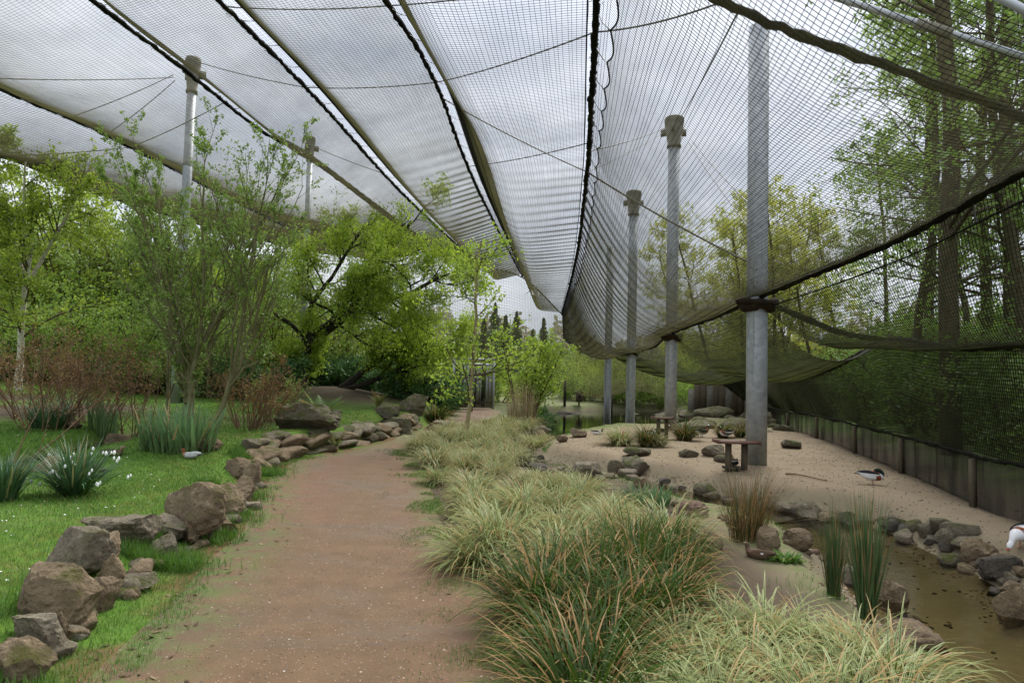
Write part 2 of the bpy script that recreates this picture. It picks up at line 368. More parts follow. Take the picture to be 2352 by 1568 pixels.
def path_mat():
    n = NT('red_gravel_path'); p = n.geo(); a = n.attr()
    big = n.noise(.55, 6, .6, p); mid = n.noise(3.5, 6, .65, p); fine = n.noise(90, 3, .7, p)
    c = n.ramp(mid, (.3, (.108, .063, .029)), (.7, (.165, .100, .050)))
    c = n.mix(n.math('MULTIPLY', a[0], n.ramp(n.noise(6, 5, .7, p), (.35, .2), (.6, 1))), c, (.185, .088, .058))
    wet = n.ramp(big, (.50, 0), (.62, 1)); st = n.n('ShaderNodeMapping'); st.inputs['Rotation'].default_value = (0, 0, .9); st.inputs['Scale'].default_value = (.5, 2.2, 1); n.set(st.inputs[0], p)
    wet = n.math('MAXIMUM', wet, n.ramp(n.noise(1.1, 6, .7, st.outputs[0]), (.56, 0), (.66, 1))); c = n.mix(n.math('MULTIPLY', wet, .62), c, (.088, .058, .028)); c = n.mix(n.ramp(n.noise(14, 6, .75, p), (.55, 0), (.75, .45)), c, (.09, .06, .036))
    sp = n.vor(48, p); cell = n.sep(n.vor(48, p, 'Color'))
    c = n.mix(n.math('MULTIPLY', n.math('LESS_THAN', sp, .22), n.math('GREATER_THAN', cell[0], .72)), c, n.mix(cell[1], (.33, .15, .10), (.40, .32, .25)))
    sp2 = n.vor(17, p); ce2 = n.sep(n.vor(17, p, 'Color')); c = n.mix(n.math('MULTIPLY', n.math('LESS_THAN', sp2, .13), n.math('GREATER_THAN', ce2[0], .86)), c, (.48, .42, .36))
    c = n.mix(n.ramp(fine, (.35, .5), (.6, 0)), c, (.075, .05, .034))
    c = n.mix(n.math('MULTIPLY', a[1], n.ramp(n.noise(5, 6, .7, p), (.42, 0), (.56, .85))), c, (.075, .12, .022))
    rg = n.math('SUBTRACT', .85, n.math('MULTIPLY', wet, .33))
    n.bsdf(c, rg, .3, n.bump(n.math('ADD', fine, n.math('MULTIPLY', mid, .6)), .55, .012)); return n.m
MAT['path'] = path_mat()
def lawn_mat():
    n = NT('lawn_soil'); p = n.geo(); a = n.attr(); v = n.noise(2.2, 6, .65, p); f = n.noise(60, 3, .7, p)
    g = n.mix(f, (.055, .115, .014), (.115, .22, .028)); g = n.mix(n.ramp(v, (.5, 0), (.75, .5)), g, (.14, .17, .04))
    s = n.mix(v, (.045, .034, .022), (.11, .085, .055)); s = n.mix(a[2], s, n.ramp(n.noise(3.5, 6, .65, p), (.3, (.108, .063, .029)), (.7, (.165, .100, .050)))); c = n.mix(a[0], s, g); c = n.mix(n.math('MULTIPLY', a[1], n.ramp(n.noise(7, 4, .6, p), (.4, 0), (.6, 1))), c, (.11, .10, .018))
    n.bsdf(c, .95, .15, n.bump(f, .7, .02)); return n.m
MAT['lawn'] = lawn_mat()
def sand_mat():
    n = NT('coarse_sand'); p = n.geo(); a = n.attr(); v = n.noise(1.1, 6, .6, p); f = n.noise(75, 3, .75, p); sp = n.vor(34, p); ce = n.sep(n.vor(34, p, 'Color'))
    c = n.ramp(v, (.3, (.23, .18, .115)), (.7, (.30, .243, .165))); c = n.mix(n.ramp(f, (.35, .55), (.62, 0)), c, (.17, .125, .08))
    c = n.mix(n.math('MULTIPLY', n.math('LESS_THAN', sp, .2), n.math('GREATER_THAN', ce[0], .8)), c, n.mix(ce[1], (.2, .15, .1), (.55, .47, .36)))
    c = n.mix(n.ramp(n.noise(6, 5, .7, p), (.62, 0), (.72, .6)), c, (.12, .09, .06))
    wet = n.mix(n.noise(2.5, 6, .6, p), (.12, .10, .06), (.24, .20, .13)); c = n.mix(a[0], c, wet)
    soil = n.mix(v, (.050, .038, .026), (.12, .09, .06)); c = n.mix(a[2], c, soil)
    gr = n.mix(f, (.055, .11, .016), (.11, .20, .03)); c = n.mix(n.math('MULTIPLY', a[1], n.ramp(n.noise(3.2, 6, .7, p), (.36, 0), (.58, 1))), c, gr)
    n.bsdf(c, n.math('SUBTRACT', .95, n.math('MULTIPLY', a[0], .12)), .15, n.bump(f, .6, .012)); return n.m
MAT['sand'] = sand_mat()
def water(name, tint, rip=9, st=.12):
    n = NT(name); p = n.geo(); b = n.bump(n.noise(rip, 3, .5, p), st, .03)
    g = n.n('ShaderNodeBsdfGlossy'); g.inputs['Roughness'].default_value = .03; n.set(g.inputs['Normal'], b)
    t = n.n('ShaderNodeBsdfTransparent'); n.set(t.inputs[0], tint); f = n.n('ShaderNodeFresnel'); f.inputs[0].default_value = 1.42; n.set(f.inputs['Normal'], b)
    m = n.n('ShaderNodeMixShader'); n.set(m.inputs[0], f.outputs[0]); n.t.links.new(t.outputs[0], m.inputs[1]); n.t.links.new(g.outputs[0], m.inputs[2]); n.t.links.new(m.outputs[0], n.o.inputs[0]); return n.m
MAT['stream'] = water('stream_water', (.84, .80, .62)); MAT['pond'] = water('pond_water', (.60, .60, .46), 5, .10)
# ------------------------------------------------------------------ the lie of the land
def edge(pts):
    P = np.array([G(a, b) for a, b in pts]); P = P[np.argsort(P[:, 1])]; return P
PL = edge([(200, 1568), (330, 1440), (400, 1370), (480, 1290), (560, 1220), (590, 1150), (620, 1100), (680, 1056), (800, 1035), (870, 1020), (915, 1006), (975, 988), (1035, 962), (1050, 940)])
PR = edge([(1200, 1568), (1190, 1450), (1130, 1350), (1060, 1290), (1010, 1190), (990, 1120), (968, 1080), (950, 1042), (956, 1016), (1005, 996), (1085, 980), (1140, 960), (1150, 944)])
def xL(y):
    y = np.asarray(y, float); return np.interp(y, np.r_[-5, PL[:, 1], 42, 60], np.r_[-2.1, PL[:, 0], -2.3, -2.0])
def xR(y):
    y = np.asarray(y, float); return np.interp(y, np.r_[-5, PR[:, 1], 42, 60], np.r_[.2, PR[:, 0], -1.9, -1.9])
STZ = -.20
ST = [(1330, 985, .8), (1262, 1003, .5), (1205, 1028, .38), (1222, 1053, .32), (1300, 1078, .30), (1405, 1100, .32), (1510, 1120, .36), (1610, 1150, .55), (1730, 1176, .75), (1850, 1195, .75), (1950, 1235, .75), (2050, 1295, .8), (2150, 1375, .8), (2260, 1455, .8), (2360, 1520, .75), (2700, 1760, .8)]
STP = np.array([[*G(a, b, STZ)[:2], w] for a, b, w in ST]); STP = catmull(STP, 6)
POND = np.array([G(a, b, -.3)[:2] for a, b in [(1262, 1000), (1240, 972), (1252, 948), (1400, 943), (1520, 945), (1580, 957), (1545, 985), (1480, 990), (1380, 988), (1310, 1000)]])
BROOK = np.array([G(a, b, .12)[:2] for a, b in [(-250, 1085), (20, 1072), (130, 1062), (215, 1052), (290, 1035), (350, 1020)]])
POOL = np.array([G(a, b, .25)[:2] for a, b in [(842, 985), (850, 972), (880, 962), (925, 965), (900, 980)]])
SANDP = np.array([G(a, b)[:2] for a, b in [(1235, 1045), (1300, 1008), (1390, 988), (1560, 985), (1700, 990), (1900, 1000), (2380, 1190), (2700, 1300), (2500, 1420), (2300, 1300), (2050, 1190), (1800, 1135), (1500, 1095), (1300, 1065)]])
WALLP = np.array([G(a, b, .10)[:2] for a, b in [(2900, 1452), (2352, 1212), (2200, 1147), (2100, 1100), (2000, 1056), (1900, 1016), (1830, 992), (1770, 970), (1690, 950), (1600, 938)]])
def H(x, y):
    x = np.asarray(x, float); y = np.asarray(y, float)
    d = xL(y) - x; e = x - xR(y)
    hb = .17 + .27 * smooth(9, 12, y)
    z = smooth(.25, .75, d) * hb + .035 * np.clip(d - 1.2, 0, 40) * smooth(10, 16, y) + .012 * np.clip(d - 1.2, 0, 40)
    z += .55 * np.exp(-(((x + 6.8) / 2.8) ** 2 + ((y - 27) / 4) ** 2))
    bd, _ = pdist(x, y, BROOK); z -= .30 * (1 - smooth(.2, .65, bd)) * (d > .3)
    z -= .30 * smooth(-.3, .25, sdpoly(x, y, POOL))
    z += .05 * smooth(.1, .8, e) * (1 - smooth(60, 80, y))
    sdist, par = pdist(x, y, STP); w = np.interp(par, np.arange(len(STP)), STP[:, 2])
    sd_ = sdpoly(x, y, SANDP); z += .10 * smooth(-.5, 1.5, sd_)
    rz = z + 0
    zs = -.20 - .19 * smooth(0, .9, 1 - sdist / np.maximum(w, .01))
    k = smooth(.02, .60, (sdist - w * .75)); z = np.where(e > .2, np.minimum(z, zs * (1 - k) + z * k), z)
    pp = sdpoly(x, y, POND); k = smooth(-.9, .2, pp); z = np.where(e > .2, z * (1 - k) - .65 * k, z)
    wd = x - np.interp(y, WALLP[:, 1], WALLP[:, 0]); z += np.where(y > -3, .13 * np.clip(wd - .4, 0, 14), 0) * (y < 80)
    far = smooth(44, 60, y); z = z + far * .9 * smooth(0, 1, np.abs(y) / 60)
    off = np.clip(np.minimum(d, 50), -1, 2); n = (vnoise(x, y, 1.4) - .5) * .05 + (vnoise(x, y, 4, 3) - .5) * .022
    inp = (d < 0) & (e < 0)
    return z + n * np.where(inp, .18, 1)
def Hs(x, y): return float(H(np.array([x]), np.array([y]))[0])
def onland(px, py):
    """the spot on the land that shows at this place of the photograph"""
    z = 0.0
    for _ in range(14):
        p = G(px, py, z); p[1] = min(p[1], 70); z = .5 * z + .5 * Hs(p[0], p[1])
    p = G(px, py, z); return np.array([p[0], p[1], Hs(p[0], p[1])])
def atY(px, Y):
    x = U(px, 872, Y)[0]; return np.array([x, Y, Hs(x, Y)])
ROWS = np.r_[np.arange(-4, 3, .35), np.arange(3, 9, .085), np.arange(9, 20, .12), np.arange(20, 46, .3), np.arange(46, 70, 1.2), np.geomspace(72, 900, 22)]
def strip(name, left, right, mat, fm):
    ny = len(ROWS); T = (left, right)
    X = fm(ROWS); nx = X.shape[1]; Y = np.repeat(ROWS[:, None], nx, 1); Z = H(X, Y); i = np.arange(ny - 1)[:, None] * nx; j = np.arange(nx - 1)[None]
    F = np.stack([i + j, i + j + 1, i + nx + j + 1, i + nx + j], -1).reshape(-1, 4)
    return X, Y, Z, F
# path
X, Y, Z, F = strip('path', 0, 0, 0, lambda r: xL(r)[:, None] + (xR(r) - xL(r))[:, None] * np.linspace(0, 1, 40)[None])
dl = X - xL(Y); dr = xR(Y) - X
va = np.stack([np.clip(smooth(1.3, .2, dl) * smooth(6, 9, Y) + smooth(.9, .1, dr) * .35, 0, 1), np.clip(smooth(.75, .0, dl) + smooth(.45, 0, dr) * .8, 0, 1), 0 * X], -1).reshape(-1, 3)
tag(mk('path', np.stack([X, Y, Z], -1), F, MAT['path'], var=va, sm=True), kind='structure')
# ground on the bank side
g = np.r_[0, np.cumsum(np.r_[np.full(60, .05), np.full(80, .12), np.full(50, .35), np.geomspace(.6, 90, 24)])]
X, Y, Z, F = strip('lawn', 0, 0, 0, lambda r: xL(r)[:, None] - g[None, ::-1])
d = xL(Y) - X
bare = np.exp(-(((X + 6.0) / 2.4) ** 2 + ((Y - 26.5) / 4) ** 2)); shr = np.zeros_like(X)
for a_, b_, c_ in [(110, 985, 1.5), (205, 975, 1.5), (60, 960, 1.4), (295, 985, .8), (575, 985, 1.3), (425, 990, .7), (20, 985, 1.4)]:
    q_ = G(a_, b_, .3); shr = np.maximum(shr, np.exp(-((X - q_[0]) ** 2 + (Y - q_[1]) ** 2) / c_ ** 2))
gr = np.clip(1 - bare * 1.5, 0, 1) * np.clip(1 - shr * 1.3, 0, 1) * np.where(Y > 33, .1, 1) * smooth(-26, -14, X)
bd, _ = pdist(X, Y, BROOK); gr *= smooth(.25, .5, bd) * smooth(-.05, .4, d + .75 * (vnoise(X, Y, 2.6) - .5) + .3 * (vnoise(X, Y, 9, 4) - .5))
va = np.stack([np.clip(gr, 0, 1), smooth(.5, 1.1, d) * smooth(1.9, 1.2, d) * .7, smooth(.7, .3, d)], -1).reshape(-1, 3)
tag(mk('lawn', np.stack([X, Y, Z], -1), F, MAT['lawn'], var=va, sm=True), kind='structure')
# sandy ground on the stream side
g = np.r_[0, np.cumsum(np.r_[np.full(95, .085), np.full(40, .16), np.full(30, .5), np.geomspace(.8, 90, 22)])]
X, Y, Z, F = strip('sandy_ground', 0, 0, 0, lambda r: xR(r)[:, None] + g[None])
sdist, par = pdist(X, Y, STP); w = np.interp(par, np.arange(len(STP)), STP[:, 2]); e = X - xR(Y)
wet = np.clip(smooth(.42, .05, sdist - w) + smooth(-.8, 0, sdpoly(X, Y, POND)), 0, 1)
sd_ = sdpoly(X, Y, SANDP); bedx = np.interp(Y, [0, 4, 6, 8, 10, 14, 18, 24, 30], [2.2, 2.4, 2.2, 2.2, 2.1, .8, .6, 1.2, 1.2])
soil = smooth(.5, -.3, X - bedx) * smooth(0, -.4, sd_)
wd = X - np.interp(Y, WALLP[:, 1], WALLP[:, 0]); soil = np.clip(soil + smooth(-.25, .15, wd) + smooth(32, 40, Y), 0, 1)
grs = smooth(.9, .3, np.abs(sdist - w - .35)) * smooth(0, -.3, sd_) * smooth(-.2, .6, X - bedx) * .85 + .5 * smooth(20, 24, Y) * smooth(.8, 0, sd_) + .85 * smooth(.5, 2, wd)
va = np.stack([wet, np.clip(grs, 0, 1) * (1 - wet), soil], -1).reshape(-1, 3)
tag(mk('sandy_ground', np.stack([X, Y, Z], -1), F, MAT['sand'], var=va, sm=True), kind='structure')
# water
def flow(P, w, z):
    T = nrm(np.gradient(P[:, :2], axis=0)); N = np.c_[-T[:, 1], T[:, 0]]; n = len(P)
    A = np.c_[P[:, :2] + N * w[:, None], z]; B = np.c_[P[:, :2] - N * w[:, None], z]; i = np.arange(n - 1)
    return np.vstack([A, B]), np.stack([i, i + n, i + n + 1, i + 1], 1)
zz = np.interp(STP[:, 1], [13, 24], [STZ, -.29]); V, F = flow(STP, STP[:, 2] + .38, zz)
tag(mk('stream', V, F, MAT['stream']), kind='structure')
c = POND.mean(0); PO = c + (POND - c) * 1.06; V = np.r_[np.c_[PO, np.full(len(PO), -.305)], [[*c, -.305]]]; n = len(PO); i = np.arange(n)
tag(mk('pond', V, np.stack([i, (i + 1) % n, np.full(n, n)], 1), MAT['pond']), kind='structure')
V, F = flow(catmull(np.c_[BROOK, BROOK[:, 0] * 0], 4), np.full(len(BROOK) * 4 - 3, .5), np.array([Hs(a, b) + .10 for a, b in catmull(np.c_[BROOK, BROOK[:, 0] * 0], 4)[:, :2]]).clip(-9, 9))
tag(mk('brook', V, F, MAT['pond']), kind='structure')
c = POOL.mean(0); PO = c + (POOL - c) * 1.25; zp = Hs(*c) + .12; V = np.r_[np.c_[PO, np.full(len(PO), zp)], [[*c, zp]]]; n = len(PO); i = np.arange(n)
tag(mk('rock_pool', V, np.stack([i, (i + 1) % n, np.full(n, n)], 1), MAT['pond']), kind='structure')

# ------------------------------------------------------------------ stones
def ico(sub):
    t = (1 + 5 ** .5) / 2
    V = [(-1, t, 0), (1, t, 0), (-1, -t, 0), (1, -t, 0), (0, -1, t), (0, 1, t), (0, -1, -t), (0, 1, -t), (t, 0, -1), (t, 0, 1), (-t, 0, -1), (-t, 0, 1)]
    F = [(0, 11, 5), (0, 5, 1), (0, 1, 7), (0, 7, 10), (0, 10, 11), (1, 5, 9), (5, 11, 4), (11, 10, 2), (10, 7, 6), (7, 1, 8), (3, 9, 4), (3, 4, 2), (3, 2, 6), (3, 6, 8), (3, 8, 9), (4, 9, 5), (2, 4, 11), (6, 2, 10), (8, 6, 7), (9, 8, 1)]
    V = [np.array(v) / np.linalg.norm(v) for v in V]
    for _ in range(sub):
        mid = {}; NF = []
        def m(a, b):
            k = (min(a, b), max(a, b))
            if k not in mid: v = V[a] + V[b]; V.append(v / np.linalg.norm(v)); mid[k] = len(V) - 1
            return mid[k]
        for a, b, c in F:
            x, y, z = m(a, b), m(b, c), m(c, a); NF += [(a, x, z), (b, y, x), (c, z, y), (x, y, z)]
        F = NF
    return np.array(V), np.array(F)
ICO = {s: ico(s) for s in (1, 2, 3, 4)}
def rock_geo(seed, sub=2, cuts=9, tight=.62, rough=.05, fine=False):
    r = np.random.default_rng(seed); V, F = ICO[sub]; V = V.copy()
    N = nrm(r.normal(size=(cuts, 3))); N = np.vstack([N, [[0, 0, -1]], nrm(np.array([[r.normal() * .25, r.normal() * .25, 1]]))]); D = r.uniform(tight, tight + .32, len(N))
    for n, dd in zip(N, D):
        k = V @ n; o = np.maximum(k - dd, 0); V -= o[:, None] * n[None] * .93
    q = V * 3.1 + seed % 50
    n1 = vnoise(q[:, 0] + q[:, 2], q[:, 1] - q[:, 2], 1.2) - .5; n2 = vnoise(q[:, 0] - q[:, 1], q[:, 2] * 1.3, 3.3) - .5
    V *= (1 + rough * 2.4 * n1 + rough * 1.5 * n2)[:, None]
    if fine:
        for fq, am in ((6.0, .055), (13.0, .032), (27.0, .016)):
            q = V * fq + seed % 31; k = vnoise(q[:, 0] + .6 * q[:, 2], q[:, 1] - .8 * q[:, 2], 1) + vnoise(q[:, 0] * .7 - q[:, 1], q[:, 2] * 1.2 + q[:, 1] * .3, 1, 2) - 1; V = V * (1 + am * (1.6 * np.abs(k) - .5))[:, None]
    lo, hi = V.min(0), V.max(0); V = (V - (lo + hi) / 2) / (hi - lo) * 2     # unit half-size box
    return V, F
def rock_mesh(name, seed, mat, **k):
    V, F = rock_geo(seed, **k); o = mk(name, V, F, mat, sm=False); me = o.data; bpy.data.objects.remove(o)
    me.polygons.foreach_set('use_smooth', np.ones(len(me.polygons), dtype=bool))
    if hasattr(me, 'set_sharp_from_angle'): me.set_sharp_from_angle(angle=math.radians(32))
    return me
RK = {}
for mn in ('rock', 'rock_grey', 'rock_moss', 'rock_tan', 'rock_red', 'rock_wet'):
    RK[mn] = [rock_mesh('stone', 100 + 7 * i + len(mn), MAT[mn], sub=2, tight=.55, rough=.05) for i in range(5)]
def put_rock(me, name, p, size, rz, tilt=(0, 0), parent=None, sink=.12):
    o = bpy.data.objects.new(name, me); COL.objects.link(o); o.scale = tuple(float(s) / 2 for s in size)
    o.location = (float(p[0]), float(p[1]), float(p[2]) + size[2] * (.5 - sink)); o.rotation_euler = (tilt[0], tilt[1], rz)
    if parent: o.parent = parent; o.location = (o.location[0] - parent.location[0], o.location[1] - parent.location[1], o.location[2] - parent.location[2])
    return o
def boulder(px, py, w, h, mn, label, seed, rz=0, tilt=(0, 0), deep=.8, sub=4, tight=.42, cuts=9, group=None, sink=.16, cat='boulder', name='boulder'):
    p = onland(px, py); sc = p[1] / FPX; W_, H_ = w * sc, h * sc
    p = p + np.array([0, W_ * deep * .35, 0]); p[2] = Hs(p[0], p[1]) if deep < 2 else p[2]
    base = onland(px, py)[2]
    me = rock_mesh(name, seed, MAT[mn], sub=sub, tight=tight, cuts=cuts, rough=.05, fine=True)
    o = put_rock(me, name, (p[0], p[1], min(p[2], base + .05)), (W_, W_ * deep, H_ * (1 + sink)), rz, tilt, sink=sink)
    return tag(o, label, cat, group)
GB = 'boulders edging the lawn'
for a in [
    (25, 1585, 130, 105, 'rock', 'rounded brown boulder in the bottom corner of the lawn edge', 11, .3, (0, .1)),
    (72, 1500, 145, 92, 'rock_grey', 'mottled grey boulder beside a pale upright slab at the lawn edge', 12, .2, (.1, .1)),
    (98, 1432, 180, 135, 'rock', 'wide brown boulder with a mossy sloping top at the lawn edge', 13, -.2, (-.15, -.1)),
    (122, 1497, 52, 92, 'rock_tan', 'pale narrow slab standing behind the mottled grey boulder', 14, .5, (0, .1)),
    (168, 1322, 138, 108, 'rock_grey', 'smooth tilted grey boulder with a lichen streak on the lawn edge', 15, .1, (-.2, .25)),
    (208, 1290, 92, 62, 'rock', 'flat mossy stone tucked behind the tilted grey boulder', 16, .4, (0, 0)),
    (246, 1355, 58, 82, 'rock', 'upright brown stone leaning on the tilted grey boulder', 17, .2, (0, .3)),
    (212, 1400, 78, 72, 'rock', 'brown stone with grass tuft between the mossy boulder and path', 18, .2, (0, .2)),
    (296, 1360, 92, 36, 'rock_grey', 'flat stone lying in the grass verge of the path', 19, .1, (0, .1)),
    (248, 1255, 165, 72, 'rock_grey', 'long flat-topped grey boulder at the front of the lawn', 20, 0, (0, .05)),
    (365, 1236, 108, 52, 'rock_grey', 'low flat grey stone between the long boulder and the great slab', 21, -.1, (0, .1)),
    (366, 1290, 66, 66, 'rock_grey', 'small rounded grey stone standing in grass below the flat stone', 22, .3, (0, .2)),
    (430, 1248, 170, 150, 'rock', 'great triangular brown slab leaning at the lawn edge', 23, -.35, (-.2, .55)),
    (492, 1190, 110, 78, 'rock', 'broad brown stone right behind the great triangular slab', 24, .2, (0, .1)),
    (542, 1160, 62, 66, 'rock', 'blocky brown stone next to the path behind the broad one', 25, .2, (0, .2)),
    (574, 1122, 52, 62, 'rock', 'pointed brown stone where the lawn edge turns to the wall', 26, .1, (0, .3)),
    (520, 1222, 45, 32, 'rock', 'small low stone at the foot of the great slab', 27, .1, (0, 0)),
    (540, 1095, 62, 46, 'rock_tan', 'pale split stone on the lawn rim by the wall', 28, .4, (0, .1)),
]:
    boulder(*a[:5], a[5], a[6], a[7], a[8], group=GB)
# dry-stone wall along the far side of the path: one thing, its stones the parts
rr = np.random.default_rng(3)
wt = thing('stone_wall', 'low dry-stone wall of brown rocks retaining the bank along the path', 'stone wall', atY(620, 12.5) * [1, 1, 0])
wy = np.linspace(11.0, 21.5, 300); wp = np.c_[xL(wy) - .34, wy]; wp = resample(np.c_[wp, 0 * wy], step=.02); s = 0.0; wl = .02 * (len(wp) - 1)
for course, (zz_, sz, off) in enumerate([(-.05, 1.0, 0), (.13, 1.0, .14), (.27, .8, .26)]):
    s = rr.uniform(0, .3)
    while s < wl - .2:
        L = rr.uniform(.32, .98) * sz; k = min(int((s + L / 2) / .02), len(wp) - 2); T = wp[k + 1] - wp[k]; az = math.atan2(T[1], T[0])
        h_ = rr.uniform(.17, .29) * (1 if course < 2 else .8); nx_, ny_ = -T[1], T[0]; nn = math.hypot(nx_, ny_); o_ = off + rr.uniform(-.06, .08)
        x_, y_ = wp[k, 0] + nx_ / nn * o_, wp[k, 1] + ny_ / nn * o_
        m_ = RK[rr.choice(['rock', 'rock', 'rock', 'rock_grey', 'rock_moss', 'rock_moss'])][rr.integers(5)]
        if course < 2 or rr.random() < .35: put_rock(m_, 'stone', (x_, y_, zz_ + rr.uniform(-.02, .03)), (L * 1.12, rr.uniform(.32, .5), h_), az + rr.normal() * .15, (rr.normal() * .12, rr.normal() * .12), wt, sink=0)
        s += L * .93
EDGE_HOOK = 1
# mossy outcrops round the rock pool
GP = 'rocks round the small pool'
for a in [
    (700, 985, 150, 62, 'rock_moss', 'large rounded mossy boulder below the dark leaning tree', 41, .1, (0, .1)),
    (945, 968, 66, 46, 'rock_moss', 'pointed mossy boulder beside the little rock pool', 42, .2, (0, .1)),
    (882, 962, 62, 30, 'rock_moss', 'mossy rock behind the little rock pool', 43, .3, (0, .1)),
    (905, 998, 90, 34, 'rock_moss', 'flat mossy rock between the pool and the wall', 44, 0, (0, 0)),
    (1005, 990, 80, 24, 'rock', 'low brown rock at the path bend near the sedge', 45, 0, (0, 0)),
]: boulder(*a[:5], a[5], a[6], a[7], a[8], group=GP)
GBk = 'stones along the brook'
for i, a in enumerate([(95, 1085, 80, 36, 'rock', 'brown stone edging the brook behind the snowflake flowers'), (180, 1092, 90, 34, 'rock_wet', 'dark wet stone at the brook edge behind the white flowers'), (395, 1010, 60, 30, 'rock', 'brown stone where the brook meets the iris bed'), (265, 1030, 66, 34, 'rock', 'tilted brown slab above the brook'), (160, 1002, 40, 26, 'rock', 'small round stone on the grass beyond the brook'), (462, 1036, 80, 30, 'rock', 'weathered stump-like rock behind the resting teal')]):
    boulder(*a, 60 + i, .2 * i, (0, .1), group=GBk, sub=3)
# stones lining both banks of the stream
def lining(name, label, pts, mats, smin, smax, gap, seed, zoff=0, rows=1, spread=.12):
    r = np.random.default_rng(seed); P = np.array([onland(a, b) for a, b in pts]); P = resample(catmull(P, 6), step=.03); t = thing(name, label, 'stone edging', [*P[0][:2], 0])
    for row in range(rows):
        s = r.uniform(0, .2)
        while s < .03 * (len(P) - 1):
            sc = (P[int(s / .03)][1] / 9) ** .2; L = r.uniform(smin, smax) * (1 if row == 0 else .7) * sc; p = P[min(int(s / .03), len(P) - 1)] + [r.normal() * spread, r.normal() * spread - row * .15, 0]
            put_rock(RK[r.choice(mats)][r.integers(5)], 'stone', (p[0], p[1], Hs(p[0], p[1]) + zoff), (L, L * r.uniform(.6, .95), L * r.uniform(.4, .7)), r.uniform(0, 6.3), (r.normal() * .15, r.normal() * .15), t, sink=.25)
            s += L * gap * r.uniform(.8, 1.2)
    return t
lining('stone_edging', 'stone edging between the sand bank and the wide part of the stream', [(1600, 1122), (1680, 1120), (1760, 1135), (1830, 1145), (1900, 1150), (2000, 1180), (2080, 1215), (2150, 1250), (2230, 1270)], ['rock', 'rock_moss', 'rock_grey', 'rock_wet'], .22, .46, .85, 31, rows=2)
lining('stone_edging', 'jumbled wet stones on the stream bank near the frame edge and shelduck', [(2180, 1265), (2240, 1290), (2300, 1330), (2360, 1390), (2420, 1470)], ['rock_tan', 'rock', 'rock_wet', 'rock_grey'], .10, .26, .8, 32, rows=3, spread=.10)
lining('stone_edging', 'small stones along the near bank of the stream behind the rushes', [(1560, 1160), (1640, 1190), (1780, 1235), (1890, 1275), (1990, 1335), (2060, 1420), (2130, 1485)], ['rock_tan', 'rock_red', 'rock'], .09, .22, 1.5, 33, rows=2, spread=.10)
lining('stone_edging', 'stones edging the narrow upper channel beside the sand bank', [(1215, 1010), (1190, 1030), (1215, 1062), (1290, 1088), (1380, 1098), (1480, 1112), (1560, 1125)], ['rock_grey', 'rock_wet', 'rock_moss'], .14, .34, 1.3, 34, rows=2, spread=.16)
lining('stone_edging', 'flat stones on the far shore of the pond below the bird box', [(1235, 950), (1300, 943), (1380, 941), (1450, 940), (1520, 942)], ['rock_wet', 'rock', 'rock_moss'], .3, .9, .9, 35, rows=1, spread=.2)
lining('stone_edging', 'stones at the pond outlet beside the sedge', [(1250, 960), (1270, 975), (1290, 985), (1250, 1000), (1235, 1012)], ['rock_wet', 'rock_tan', 'rock_grey'], .25, .6, .9, 36, rows=2, spread=.25)
lining('stone_edging', 'small brown filler stones packed between the lawn-edge boulders', [(40, 1560), (110, 1500), (190, 1440), (260, 1370), (300, 1330), (340, 1290), (400, 1275), (470, 1245), (520, 1200), (560, 1150), (585, 1110)], ['rock', 'rock', 'rock_grey', 'rock_moss'], .13, .30, .95, 37, rows=2, spread=.06)
GS = 'boulders on the sand bank'
